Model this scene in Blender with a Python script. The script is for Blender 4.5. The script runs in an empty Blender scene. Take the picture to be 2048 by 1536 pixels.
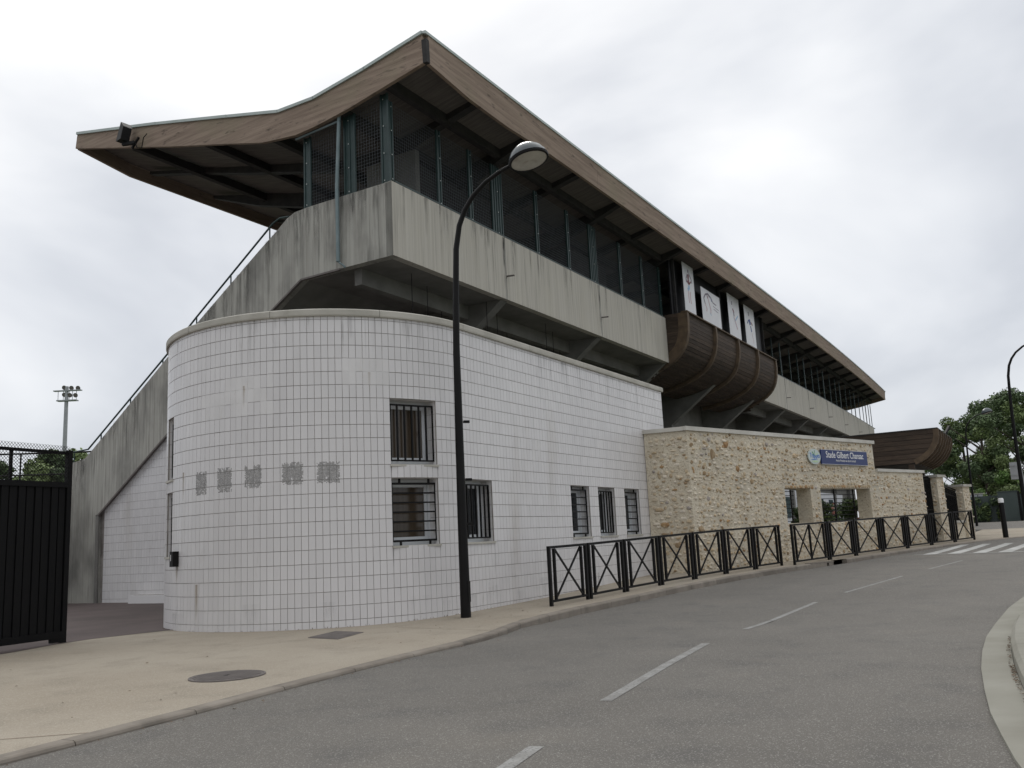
import bpy, math, random
import numpy as np
from mathutils import Vector, Matrix
random.seed(7)
S = 0.677          # survey units -> metres
D2R = math.radians
sc = bpy.context.scene
COL = sc.collection

# ------------------------------------------------------------------ camera
cam = bpy.data.cameras.new('camera'); co = bpy.data.objects.new('camera', cam); COL.objects.link(co)
_F = Vector((0.84678918, 0.50278662, 0.17364818)); _R = Vector((0.5172922, -0.85442648, -0.04862265)); _U = Vector((-0.12392278, -0.13099999, 0.9836067))
m = Matrix((( _R.x, _U.x, -_F.x, 0), (_R.y, _U.y, -_F.y, 0), (_R.z, _U.z, -_F.z, 1.6 * S), (0, 0, 0, 1)))
co.matrix_world = m
cam.sensor_width = 36; cam.lens = 1780 / 2048 * 36; cam.clip_start = 0.1; cam.clip_end = 3000
sc.camera = co
# ------------------------------------------------------------------ world
SUN_AZ = D2R(52); SUN_EL = D2R(42)      # azimuth clockwise from +Y
sdir = Vector((math.sin(SUN_AZ) * math.cos(SUN_EL), math.cos(SUN_AZ) * math.cos(SUN_EL), math.sin(SUN_EL)))
w = bpy.data.worlds.new('World'); sc.world = w; w.use_nodes = True
nt = w.node_tree; N = nt.nodes; L = nt.links
for n in list(N): N.remove(n)
def nd(t, **k):
    n = N.new(t)
    for a, b in k.items(): setattr(n, a, b)
    return n
out = nd('ShaderNodeOutputWorld'); bg = nd('ShaderNodeBackground'); bg.inputs[1].default_value = 0.1
sky = nd('ShaderNodeTexSky', sky_type='NISHITA', sun_disc=False, sun_elevation=SUN_EL, sun_rotation=SUN_AZ)
tc = nd('ShaderNodeTexCoord')
sep = nd('ShaderNodeSeparateXYZ'); L.new(tc.outputs['Generated'], sep.inputs[0])
def M(op, a, b=None, c=None, clamp=False):
    n = N.new('ShaderNodeMath'); n.operation = op; n.use_clamp = clamp
    for i, v in enumerate((a, b, c)):
        if v is None: continue
        if isinstance(v, (int, float)): n.inputs[i].default_value = v
        else: L.new(v, n.inputs[i])
    return n.outputs[0]
zc = M('ADD', M('MAXIMUM', sep.outputs[2], 0.0), 0.75)
cx = M('DIVIDE', sep.outputs[0], zc); cy = M('DIVIDE', sep.outputs[1], zc)
cmb = nd('ShaderNodeCombineXYZ'); L.new(cx, cmb.inputs[0]); L.new(cy, cmb.inputs[1]); L.new(M('MULTIPLY', sep.outputs[2], 1.2), cmb.inputs[2])
n1 = nd('ShaderNodeTexNoise'); n1.inputs['Scale'].default_value = 2.6; n1.inputs['Detail'].default_value = 5; n1.inputs['Roughness'].default_value = 0.48; n1.inputs['Distortion'].default_value = 0.3
L.new(cmb.outputs[0], n1.inputs['Vector'])
n2 = nd('ShaderNodeTexNoise'); n2.inputs['Scale'].default_value = 1.1; n2.inputs['Detail'].default_value = 3
L.new(cmb.outputs[0], n2.inputs['Vector'])
dt = nd('ShaderNodeVectorMath', operation='DOT_PRODUCT'); L.new(tc.outputs['Generated'], dt.inputs[0]); dt.inputs[1].default_value = sdir
glow = M('POWER', M('MAXIMUM', dt.outputs['Value'], 0.0), 5.0)
# cloud luminance: base veil + glow round the veiled sun + soft patches
lum = M('ADD', 0.455, M('MULTIPLY', glow, 0.10))
lum = M('ADD', lum, M('MULTIPLY', M('SUBTRACT', n1.outputs[0], 0.5), 0.70))
lum = M('ADD', lum, M('MULTIPLY', M('SUBTRACT', n2.outputs[0], 0.5), 0.45))
zz_ = M('MAXIMUM', sep.outputs[2], 0.0)
lum = M('MULTIPLY', M('MAXIMUM', lum, 0.25), M('ADD', M('ADD', 0.98, M('MULTIPLY', zz_, 0.42)), M('MULTIPLY', M('MULTIPLY', zz_, zz_), 1.35)))   # overcast sky: zenith brighter than the horizon
mixc = nd('ShaderNodeMix', data_type='RGBA'); 
L.new(M('MULTIPLY', M('SUBTRACT', lum, 0.42), 2.2, clamp=True), mixc.inputs['Factor'])
mixc.inputs['A'].default_value = (0.925, 0.98, 1.085, 1); mixc.inputs['B'].default_value = (1.0, 1.0, 0.995, 1)
vm = nd('ShaderNodeVectorMath', operation='SCALE'); L.new(mixc.outputs['Result'], vm.inputs[0]); L.new(M('MULTIPLY', lum, 10.0), vm.inputs['Scale'])
mx = nd('ShaderNodeMix', data_type='RGBA'); mx.inputs['Factor'].default_value = 0.95
L.new(sky.outputs[0], mx.inputs['A']); L.new(vm.outputs[0], mx.inputs['B'])
L.new(mx.outputs['Result'], bg.inputs[0]); L.new(bg.outputs[0], out.inputs[0])
# ------------------------------------------------------------------ sun (veiled)
sl = bpy.data.lights.new('sun', 'SUN'); sl.energy = 0.7; sl.angle = D2R(18); sl.color = (1, 0.97, 0.92)
so = bpy.data.objects.new('sun', sl); COL.objects.link(so); so.rotation_euler = (-sdir).to_track_quat('-Z', 'Y').to_euler()
sc.view_settings.view_transform = 'Standard'; sc.view_settings.look = 'None'; sc.view_settings.exposure = 0.34; sc.view_settings.gamma = 1

# ================================================================== materials
def material(name, c1, c2=None, scale=6, rough=0.8, bump=0.0, bscale=None, stretch=(1, 1, 1), detail=5, spec=0.35, metal=0.0,
             island=0.0, c3=None, speck=None, stain_or_shade=None, bstretch=None, lo=0.35, hi=0.65):
    """noise-mixed principled; island = per-piece brightness spread; stain=(colour, scale, stretch, lo, hi); speck=(colour, scale, threshold)"""
    mt = bpy.data.materials.new(name); mt.use_nodes = True
    t = mt.node_tree; n = t.nodes; l = t.links
    b = n['Principled BSDF']; b.inputs['Roughness'].default_value = rough; b.inputs['Metallic'].default_value = metal
    b.inputs['Specular IOR Level'].default_value = spec
    tcn = n.new('ShaderNodeTexCoord')
    def mapped(st):
        mp = n.new('ShaderNodeMapping'); l.new(tcn.outputs['Object'], mp.inputs[0]); mp.inputs['Scale'].default_value = st; return mp.outputs[0]
    def noise(sc_, st, det=5, ro=0.55):
        q = n.new('ShaderNodeTexNoise'); q.inputs['Scale'].default_value = sc_; q.inputs['Detail'].default_value = det; q.inputs['Roughness'].default_value = ro
        l.new(mapped(st), q.inputs['Vector']); return q.outputs[0]
    def rng(v, a, b_, o0=0.0, o1=1.0):
        r = n.new('ShaderNodeMapRange'); l.new(v, r.inputs[0]); r.inputs[1].default_value = a; r.inputs[2].default_value = b_
        r.inputs[3].default_value = o0; r.inputs[4].default_value = o1; return r.outputs[0]
    def mix(f, a, b_, mode='MIX'):
        x = n.new('ShaderNodeMix'); x.data_type = 'RGBA'; x.blend_type = mode
        for k, v in (('Factor', f), ('A', a), ('B', b_)):
            if isinstance(v, (float, int)): x.inputs[k].default_value = v
            elif isinstance(v, tuple): x.inputs[k].default_value = (*v, 1)
            else: l.new(v, x.inputs[k])
        return x.outputs['Result']
    col = c1
    if c2 is not None: col = mix(rng(noise(scale, stretch, detail), lo, hi), c1, c2)
    if c3 is not None: col = mix(rng(noise(scale * 3.7, stretch, 3), 0.5, 0.75, 0, 0.7), col, c3)
    for stn in (stain_or_shade or []):
        col = mix(rng(noise(stn[1], stn[2], 4), stn[3], stn[4], 0, stn[5] if len(stn) > 5 else 0.8), col, stn[0])
    if speck:
        vor = n.new('ShaderNodeTexVoronoi'); vor.inputs['Scale'].default_value = speck[1]; l.new(mapped((1, 1, 1)), vor.inputs['Vector'])
        rv = n.new('ShaderNodeSeparateColor'); l.new(vor.outputs['Color'], rv.inputs[0])
        col = mix(rng(rv.outputs[0], speck[2], speck[2] + 0.02, 0, speck[3] if len(speck) > 3 else 0.8), col, speck[0])
    if island:
        g = n.new('ShaderNodeNewGeometry'); oi = n.new('ShaderNodeObjectInfo')
        a = n.new('ShaderNodeMath'); a.operation = 'ADD'; l.new(g.outputs['Random Per Island'], a.inputs[0]); l.new(oi.outputs['Random'], a.inputs[1])
        f = n.new('ShaderNodeMath'); f.operation = 'FRACT'; l.new(a.outputs[0], f.inputs[0])
        v = rng(f.outputs[0], 0, 1, 1 - island, 1 + island)
        s_ = n.new('ShaderNodeVectorMath'); s_.operation = 'SCALE'
        if isinstance(col, tuple): s_.inputs[0].default_value = col
        else: l.new(col, s_.inputs[0])
        l.new(v, s_.inputs['Scale']); col = s_.outputs[0]
    if isinstance(col, tuple): b.inputs['Base Color'].default_value = (*col, 1)
    else: l.new(col, b.inputs['Base Color'])
    if bump:
        bp = n.new('ShaderNodeBump'); bp.inputs['Strength'].default_value = 1.0; bp.inputs['Distance'].default_value = bump
        l.new(noise(bscale or scale * 3, bstretch or stretch, 6, 0.65), bp.inputs['Height']); l.new(bp.outputs[0], b.inputs['Normal'])
    mt.diffuse_color = (*(c1 if isinstance(c1, tuple) else (0.5,) * 3), 1)
    return mt
MT = {}
MT['tile'] = material('glazed_tile', (0.655, 0.638, 0.638), (0.71, 0.695, 0.692), 0.35, 0.3, 0, island=0.035, spec=0.4,
                      stain_or_shade=[((0.40, 0.36, 0.31), 0.7, (1.6, 1.6, 0.3), 0.58, 0.85, 0.55), ((0.36, 0.33, 0.28), 5.0, (1, 1, 0.3), 0.66, 0.8, 0.35)])
MT['grout'] = material('tile_grout', (0.20, 0.18, 0.165), (0.36, 0.335, 0.31), 3.0, 0.95)
MT['patch_tile'] = material('repaired_tile', (0.66, 0.645, 0.64), (0.705, 0.69, 0.685), 2.5, 0.5, island=0.03, stain_or_shade=[((0.42, 0.36, 0.22), 3.0, (2, 2, 0.35), 0.60, 0.74, 0.55)])
MT['coping'] = material('coping_concrete', (0.40, 0.385, 0.34), (0.50, 0.48, 0.43), 2.0, 0.85, 0.004, 20, stain_or_shade=[((0.22, 0.2, 0.17), 1.6, (1, 1, 1), 0.6, 0.8, 0.6)])
MT['copinglight'] = material('pale_coping', (0.52, 0.50, 0.45), (0.62, 0.60, 0.55), 2.0, 0.85, 0.004, 20, stain_or_shade=[((0.33, 0.31, 0.27), 1.6, (1, 1, 1), 0.6, 0.8, 0.5)])
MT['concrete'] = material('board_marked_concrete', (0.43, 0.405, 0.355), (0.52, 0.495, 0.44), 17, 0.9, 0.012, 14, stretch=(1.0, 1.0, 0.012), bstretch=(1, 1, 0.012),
                          stain_or_shade=[((0.25, 0.24, 0.21), 11.0, (1.2, 1.2, 0.03), 0.59, 0.70, 0.7), ((0.50, 0.47, 0.39), 0.8, (1, 1, 1), 0.5, 0.8, 0.6)], detail=4)
MT['concrete_dark'] = material('weathered_board_concrete', (0.32, 0.31, 0.28), (0.44, 0.43, 0.39), 17, 0.92, 0.014, 14, stretch=(1, 1, 0.012), bstretch=(1, 1, 0.012),
                          stain_or_shade=[((0.13, 0.127, 0.118), 0.9, (1.2, 1.2, 0.6), 0.46, 0.70, 0.75), ((0.17, 0.165, 0.15), 12.0, (1, 1, 0.05), 0.57, 0.70, 0.75)], detail=4)
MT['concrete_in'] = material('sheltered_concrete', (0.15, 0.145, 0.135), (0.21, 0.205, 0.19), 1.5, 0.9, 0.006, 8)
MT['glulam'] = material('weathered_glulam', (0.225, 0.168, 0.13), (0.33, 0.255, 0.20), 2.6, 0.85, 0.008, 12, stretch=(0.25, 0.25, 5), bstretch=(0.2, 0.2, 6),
                        stain_or_shade=[((0.085, 0.065, 0.052), 5.0, (0.5, 0.5, 2.2), 0.60, 0.72, 0.8), ((0.26, 0.235, 0.155), 0.7, (1, 1, 1), 0.5, 0.75, 0.5)])
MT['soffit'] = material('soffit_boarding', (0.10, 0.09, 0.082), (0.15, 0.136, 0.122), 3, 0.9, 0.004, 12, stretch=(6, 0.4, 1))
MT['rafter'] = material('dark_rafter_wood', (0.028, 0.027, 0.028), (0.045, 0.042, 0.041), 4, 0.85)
MT['zinc'] = material('zinc_flashing', (0.36, 0.41, 0.39), (0.44, 0.49, 0.47), 1.5, 0.5, metal=0.2)
MT['green'] = material('green_painted_steel', (0.018, 0.038, 0.037), (0.026, 0.050, 0.048), 3, 0.45, spec=0.4)
MT['grey_pipe'] = material('galvanised_pipe', (0.15, 0.20, 0.21), (0.20, 0.25, 0.26), 3, 0.5, metal=0.2)
MT['wire'] = material('wire_mesh', (0.09, 0.10, 0.11), None, 1, 0.6)
MT['bolt'] = material('bright_bolt', (0.5, 0.52, 0.5), None, 1, 0.4, metal=0.4)
MT['hull'] = material('hull_plank', (0.048, 0.034, 0.025), (0.075, 0.052, 0.037), 5, 0.75, 0.004, 16, stretch=(0.35, 0.35, 3), island=0.22, stain_or_shade=[((0.025, 0.018, 0.014), 1.5, (1, 1, 1), 0.55, 0.75, 0.6)])
MT['hull_rib'] = material('hull_rib', (0.088, 0.061, 0.039), (0.13, 0.09, 0.056), 4, 0.7, 0.003, 20, stain_or_shade=[((0.05, 0.035, 0.025), 2.5, (1, 1, 1), 0.5, 0.7, 0.6)])
MT['black'] = material('black_painted_steel', (0.0065, 0.006, 0.006), (0.009, 0.0085, 0.0085), 4, 0.5, spec=0.18)
MT['blackmatt'] = material('dark_void', (0.008, 0.008, 0.009), None, 1, 0.9)
MT['pvc'] = material('white_window_frame', (0.62, 0.64, 0.66), (0.68, 0.70, 0.72), 3, 0.35)
MT['blind'] = material('brown_blind', (0.06, 0.045, 0.03), (0.08, 0.06, 0.042), 3, 0.12, spec=0.5, stretch=(9, 9, .3))
def glass(name, c):
    g = material(name, c, None, 1, 0.06, spec=0.6); return g
MT['glass'] = glass('window_glass', (0.02, 0.023, 0.026))
MT['bayglass'] = material('bay_dark_glass', (0.012, 0.012, 0.013), None, 1, 0.45, spec=0.15)
MT['mortar'] = material('lime_mortar', (0.62, 0.545, 0.42), (0.72, 0.65, 0.52), 2.2, 0.95, 0.045, 15, stain_or_shade=[((0.34, 0.26, 0.17), 15, (1, 1, 1.8), 0.57, 0.68, 0.85), ((0.47, 0.44, 0.37), 0.9, (1, 1, 1), 0.5, 0.72, 0.7)])  # first blotch layer paints the shade of pits between stones into the colour
STN = [((0.54, 0.45, 0.33), (0.67, 0.58, 0.44)), ((0.42, 0.32, 0.205), (0.54, 0.43, 0.29)), ((0.62, 0.55, 0.45), (0.74, 0.67, 0.56)), ((0.60, 0.49, 0.34), (0.42, 0.33, 0.215)),
       ((0.34, 0.20, 0.10), (0.47, 0.32, 0.17)), ((0.29, 0.205, 0.12), (0.42, 0.32, 0.205)), ((0.36, 0.32, 0.29), (0.46, 0.41, 0.37))]
for i, (a, b_) in enumerate(STN): MT['stone%d' % i] = material('rubble_stone_tint', a, b_, 9, 0.9, 0.006, 30, island=0.12)
MT['asphalt'] = material('worn_asphalt', (0.155, 0.144, 0.128), (0.181, 0.169, 0.151), 0.5, 0.9, 0.006, 160, speck=((0.38, 0.37, 0.34), 150, 0.90, 0.55), c3=(0.115, 0.11, 0.103),
                         stain_or_shade=[((0.215, 0.19, 0.155), 0.5, (1, 1, 1), 0.58, 0.80, 0.5), ((0.09, 0.087, 0.083), 190, (1, 1, 1), 0.48, 0.62, 0.85)])
MT['courtyard'] = material('red_brown_asphalt', (0.098, 0.078, 0.075), (0.125, 0.10, 0.095), 0.8, 0.92, 0.004, 120, stain_or_shade=[((0.07, 0.058, 0.055), 0.6, (1, 1, 1), 0.5, 0.75, 0.6)])
MT['pavement'] = material('beige_resin_gravel', (0.315, 0.272, 0.215), (0.368, 0.325, 0.264), 0.5, 0.92, 0.004, 150, speck=((0.42, 0.38, 0.31), 110, 0.82, 0.6), c3=(0.25, 0.22, 0.175),
                          stain_or_shade=[((0.145, 0.12, 0.09), 120, (1, 1, 1), 0.55, 0.72, 0.7), ((0.19, 0.165, 0.13), 0.35, (1, 1, 1), 0.55, 0.75, 0.5)])
MT['kerb'] = material('kerb_concrete', (0.19, 0.165, 0.138), (0.25, 0.222, 0.188), 3, 0.9, 0.003, 60, island=0.14, stain_or_shade=[((0.11, 0.10, 0.085), 4, (1, 1, 1), 0.52, 0.72, 0.6)])
MT['apron'] = material('island_apron_concrete', (0.215, 0.208, 0.175), (0.27, 0.263, 0.228), 1.2, 0.9, 0.002, 60, island=0.04, stain_or_shade=[((0.2, 0.19, 0.16), 1.5, (1, 1, 1), 0.5, 0.8, 0.5)])
MT['paint'] = material('worn_road_paint', (0.30, 0.30, 0.29), (0.21, 0.205, 0.195), 7, 0.8, stain_or_shade=[((0.13, 0.125, 0.12), 60, (1, 1, 1), 0.52, 0.66, 0.9)])
MT['paint2'] = material('zebra_paint', (0.50, 0.50, 0.485), (0.34, 0.34, 0.325), 2, 0.8, stain_or_shade=[((0.25, 0.24, 0.23), 40, (1, 1, 1), 0.58, 0.7, 0.6)])
MT['iron'] = material('cast_iron', (0.13, 0.115, 0.108), (0.17, 0.152, 0.142), 6, 0.75, 0.003, 60)
MT['dirt'] = material('gutter_dirt', (0.17, 0.11, 0.07), (0.10, 0.075, 0.05), 20, 1.0)
MT['leaf1'] = material('leaf_green', (0.125, 0.17, 0.06), (0.175, 0.235, 0.088), 0.6, 0.6, island=0.35)
MT['leaf2'] = material('leaf_dark', (0.068, 0.105, 0.046), (0.10, 0.145, 0.060), 0.6, 0.65, island=0.35)
MT['leaf3'] = material('leaf_light', (0.11, 0.19, 0.05), (0.14, 0.23, 0.065), 0.6, 0.6, island=0.3)
MT['bark'] = material('bark', (0.06, 0.05, 0.04), (0.09, 0.075, 0.06), 6, 0.9, 0.01, 12, stretch=(1, 1, 0.3))
MT['grass'] = material('grass', (0.05, 0.09, 0.03), (0.07, 0.11, 0.035), 2, 0.9)
MT['signblue'] = material('blue_sign_face', (0.013, 0.03, 0.13), (0.016, 0.034, 0.14), 2, 0.35)
MT['white'] = material('white_print', (0.78, 0.78, 0.78), None, 1, 0.4)
MT['posterw'] = material('poster_white', (0.60, 0.60, 0.62), (0.68, 0.68, 0.70), 1, 0.35)
MT['inkred'] = material('ink_red', (0.17, 0.035, 0.04), None, 1, 0.5)
MT['inkblue'] = material('ink_blue', (0.03, 0.07, 0.24), None, 1, 0.5)
MT['inkcyan'] = material('ink_light_blue', (0.28, 0.45, 0.62), None, 1, 0.5)
MT['inkgrey'] = material('ink_grey', (0.16, 0.13, 0.17), None, 1, 0.5)
MT['inkpink'] = material('ink_pink', (0.55, 0.38, 0.40), None, 1, 0.5)
MT['discw'] = material('pale_disc', (0.55, 0.62, 0.60), None, 1, 0.4)
MT['logoblue'] = material('logo_blue', (0.03, 0.16, 0.55), None, 1, 0.4)
MT['logogreen'] = material('logo_green', (0.10, 0.30, 0.12), None, 1, 0.4)
MT['logopale'] = material('logo_pale_green', (0.50, 0.66, 0.42), None, 1, 0.4)
MT['metalgrey'] = material('galvanised_grey', (0.30, 0.31, 0.32), (0.36, 0.37, 0.38), 3, 0.5, metal=0.3)
MT['whitewall'] = material('white_render', (0.55, 0.56, 0.58), (0.62, 0.63, 0.65), 2, 0.8)
MT['bluegrey'] = material('bluegrey_window', (0.06, 0.085, 0.10), None, 1, 0.15)
MT['cabinet'] = material('green_grey_steel', (0.065, 0.085, 0.08), (0.075, 0.095, 0.09), 2, 0.5)
MT['bluesteel'] = material('dark_petrol_lamp', (0.035, 0.05, 0.06), (0.045, 0.06, 0.07), 3, 0.28, spec=0.6)
MT['diffuser'] = material('lamp_diffuser', (0.36, 0.345, 0.30), (0.46, 0.44, 0.39), 4, 0.35, stain_or_shade=[((0.2, 0.15, 0.12), 5, (1, 1, 1), 0.6, 0.8, 0.7)])
MT['patchgrey'] = material('adhesive_residue', (0.22, 0.215, 0.21), (0.36, 0.355, 0.345), 18, 0.9, stretch=(1, 1, 0.6))
MT['rose'] = material('rose_petals', (0.5, 0.12, 0.10), (0.6, 0.35, 0.3), 4, 0.6)
_t = MT['patchgrey'].node_tree; _b = _t.nodes['Principled BSDF']; _q = _t.nodes.new('ShaderNodeTexNoise'); _q.inputs['Scale'].default_value = 38; _q.inputs['Detail'].default_value = 6; _q.inputs['Roughness'].default_value = 0.75
_c = _t.nodes.new('ShaderNodeTexCoord'); _t.links.new(_c.outputs['Object'], _q.inputs['Vector']); _r = _t.nodes.new('ShaderNodeMapRange'); _r.inputs[1].default_value = 0.36; _r.inputs[2].default_value = 0.52; _r.inputs[3].default_value = 0.22; _r.inputs[4].default_value = 0.55
_t.links.new(_q.outputs[0], _r.inputs[0]); _t.links.new(_r.outputs[0], _b.inputs['Alpha'])
MT['rust'] = material('rust_runs', (0.46, 0.39, 0.30), (0.54, 0.49, 0.43), 8, 0.9)
MT['roofgravel'] = material('roof_gravel', (0.12, 0.12, 0.115), (0.16, 0.16, 0.15), 10, 0.95)
MT['gateblack'] = material('gate_black_paint', (0.0055, 0.0055, 0.006), None, 1, 0.6, spec=0.15)
MT['carblue'] = material('dark_car_paint', (0.03, 0.035, 0.045), None, 1, 0.25, spec=0.6)
MT['brownroof'] = material('brown_tile_roof', (0.13, 0.09, 0.08), (0.16, 0.11, 0.10), 6, 0.9)
MT['treadmark'] = MT['blackmatt']

# ================================================================== builders (coordinates in survey units, scaled by S when linked)
ORG = {}
def tag(o, label=None, cat=None, group=None, kind=None):
    if label: o['label'] = label
    if cat: o['category'] = cat
    if group: o['group'] = group
    if kind: o['kind'] = kind
    return o
def thing(name, loc, label, cat, group=None):
    o = bpy.data.objects.new(name, None); COL.objects.link(o); o.location = Vector(loc) * S; o.empty_display_size = 0.2
    ORG[o.name] = Vector(loc); return tag(o, label, cat, group)
def v3(p): return Vector(p)
class MB:
    def __init__(s): s.v = []; s.f = []; s.mi = []
    def add(s, vs, fs, mi=0):
        n = len(s.v); s.v += [tuple(p) for p in vs]; s.f += [tuple(i + n for i in f) for f in fs]; s.mi += [mi] * len(fs); return s
    def hexa(s, p, mi=0):     # 8 corners: bottom 4 then top 4
        return s.add(p, [(0, 3, 2, 1), (4, 5, 6, 7), (0, 1, 5, 4), (1, 2, 6, 5), (2, 3, 7, 6), (3, 0, 4, 7)], mi)
    def box(s, a, b, mi=0):
        x0, y0, z0 = a; x1, y1, z1 = b
        return s.hexa([(x0, y0, z0), (x1, y0, z0), (x1, y1, z0), (x0, y1, z0), (x0, y0, z1), (x1, y0, z1), (x1, y1, z1), (x0, y1, z1)], mi)
    def obox(s, c, ax, ay, az, mi=0):   # half vectors
        c, ax, ay, az = map(v3, (c, ax, ay, az))
        return s.hexa([c - ax - ay - az, c + ax - ay - az, c + ax + ay - az, c - ax + ay - az, c - ax - ay + az, c + ax - ay + az, c + ax + ay + az, c - ax + ay + az], mi)
    def bar(s, p, q, wd, ht=None, side=None, mi=0):
        p = v3(p); q = v3(q); d = (q - p); ln = d.length; d.normalize(); ht = ht or wd
        sd = v3(side) if side is not None else (Vector((0, 0, 1)).cross(d) if abs(d.z) < 0.95 else Vector((1, 0, 0)))
        sd = (sd - d * sd.dot(d)).normalized(); up = d.cross(sd)
        return s.obox((p + q) / 2, d * ln / 2, sd * wd / 2, up * ht / 2, mi)
    def prism(s, poly, vec, mi=0):
        n = len(poly); a = [v3(p) for p in poly]; b = [p + v3(vec) for p in a]
        return s.add(a + b, [tuple(range(n))[::-1], tuple(range(n, 2 * n))] + [(i, (i + 1) % n, n + (i + 1) % n, n + i) for i in range(n)], mi)
    def tube(s, path, r, n=10, cap=True, mi=0):
        path = [v3(p) for p in path]; k = len(path); rs = r if isinstance(r, (list, tuple)) else [r] * k
        vs = []; ref = Vector((0.13, 0.97, 0.21))
        for i, p in enumerate(path):
            t = (path[min(i + 1, k - 1)] - path[max(i - 1, 0)]).normalized()
            a = t.cross(ref).normalized(); b = t.cross(a)
            vs += [p + (a * math.cos(2 * math.pi * j / n) + b * math.sin(2 * math.pi * j / n)) * rs[i] for j in range(n)]
        fs = [(i * n + j, i * n + (j + 1) % n, (i + 1) * n + (j + 1) % n, (i + 1) * n + j) for i in range(k - 1) for j in range(n)]
        if cap: fs += [tuple(range(n))[::-1], tuple(range((k - 1) * n, k * n))]
        return s.add(vs, fs, mi)
    def lathe(s, prof, c, n=24, axis=(0, 0, 1), mi=0):   # prof: (r, h)
        ax = v3(axis).normalized(); a = ax.cross(Vector((0.3, 0.9, 0.1))).normalized(); b = ax.cross(a); c = v3(c); vs = []
        for r, h in prof: vs += [c + ax * h + (a * math.cos(2 * math.pi * j / n) + b * math.sin(2 * math.pi * j / n)) * max(r, 1e-4) for j in range(n)]
        k = len(prof)
        fs = [(i * n + j, i * n + (j + 1) % n, (i + 1) * n + (j + 1) % n, (i + 1) * n + j) for i in range(k - 1) for j in range(n)]
        return s.add(vs, fs, mi)
    def build(s, name, mats, parent=None, smooth=False, kind=None, label=None):
        if isinstance(mats, str): mats = [mats]
        org = ORG[parent.name] if parent is not None else Vector((0, 0, 0))
        me = bpy.data.meshes.new(name)
        me.from_pydata([((x - org.x) * S, (y - org.y) * S, (z - org.z) * S) for x, y, z in s.v], [], s.f)
        for q in mats: me.materials.append(MT[q])
        if len(mats) > 1: me.polygons.foreach_set('material_index', s.mi)
        if smooth:
            me.shade_smooth() if hasattr(me, 'shade_smooth') else None
            try: me.set_sharp_from_angle(angle=D2R(40))
            except Exception: pass
        me.validate(); me.update()
        o = bpy.data.objects.new(name, me); COL.objects.link(o)
        if parent is not None: o.parent = parent
        ORG[o.name] = org.copy()
        if kind: o['kind'] = kind
        if label: o['label'] = label
        return o
def fixn(o):
    import bmesh
    bm = bmesh.new(); bm.from_mesh(o.data); bmesh.ops.recalc_face_normals(bm, faces=bm.faces); bm.to_mesh(o.data); bm.free(); return o
def lerp(a, b, t): return a + (b - a) * t
def interp(x, xs, ys): return float(np.interp(x, xs, ys))
GX = [-50, 15, 18, 21, 28, 36, 43, 50, 70, 90, 130, 300]; GZ = [-.02, 0, .05, .09, .27, .40, .52, .65, .9, 1.1, 1.3, 1.6]
def g(x): return interp(x, GX, GZ)
def camdist(p): return (Vector(p) - Vector((0, 0, 1.6))).length

# ================================================================== GROUND, ROAD, PAVEMENT
# kerb line (outer top edge) as X -> Y
KX = [-60, 0, 4.5, 6.8, 8.6, 10.7, 13.2, 14.5, 16.0, 18.5, 21.5, 24.5, 27, 29.2, 31, 33, 35.4, 37.7, 40.3, 43.4, 46.3, 48.9, 51.5, 53.5, 55]
KY = [7.2, 7.55, 7.85, 8.08, 8.32, 8.52, 8.68, 9.0, 9.42, 9.42, 9.25, 8.92, 8.5, 8.02, 7.62, 7.1, 6.42, 5.85, 5.15, 4.2, 3.05, 1.6, -0.2, -2.2, -5]
def kerbY(x): return interp(x, KX, KY)
def kh(x): return interp(x, [11, 15.5, 17, 34, 42, 47], [0.045, 0.10, 0.15, 0.15, 0.10, 0.03])
def roadz(x): return g(x) - kh(x)
def strip(name, xs, lo, hi, zf, mat, ny=1, kind='structure', parent=None, label=None):
    mb = MB(); vs = []; fs = []
    for x in xs:
        for j in range(ny + 1):
            y = lerp(lo(x), hi(x), j / ny); vs.append((x, y, zf(x, y)))
    for i in range(len(xs) - 1):
        for j in range(ny):
            a = i * (ny + 1) + j; fs.append((a, a + ny + 1, a + ny + 2, a + 1))
    mb.add(vs, fs)
    return mb.build(name, mat, parent, kind=kind, label=label)
xs_far = list(np.unique(np.concatenate([np.arange(-900, -60, 60), np.arange(-60, 130, 2), np.arange(130, 1200, 50)]).astype(float)))
strip('ground', xs_far, lambda x: -900, lambda x: 900, lambda x, y: g(x) - 0.35, 'grass', 2)
xr = list(np.arange(-60, 131, 0.5))
strip('road', xr, lambda x: -30, lambda x: (kerbY(x) if x < 55 else 24), lambda x, y: roadz(x), 'asphalt', 4)
# pavement north of the kerb
def boundaryY(x): return interp(x, [-60, 9.0, 9.6, 11.46, 12.35, 13.9, 14.3, 60], [16.6, 16.85, 16.92, 17.72, 17.72, 17.3, 17.3, 17.3])
strip('pavement', list(np.arange(-60, 55.1, 0.5)), lambda x: kerbY(x) + 0.16, lambda x: 17.9 if x < 30 else 12, lambda x, y: g(x), 'pavement', 3)
strip('courtyard_paving', list(np.arange(-60, 60, 1.0)), boundaryY, lambda x: 80, lambda x, y: g(min(x, 15)) * 0 + g(x) * (1 if x < 15 else 0.6) + 0.006 + 0.0 * y, 'courtyard', 2)
# far pavement + side street beyond the crossing
strip('far_pavement', list(np.arange(53, 66, 0.5)), lambda x: -18, lambda x: 4.2, lambda x, y: g(x) + 0.01, 'pavement', 2)
strip('side_street', list(np.arange(65.5, 100.5, 1)), lambda x: -20, lambda x: 12, lambda x, y: g(x) + 0.012, 'asphalt', 2)

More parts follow.
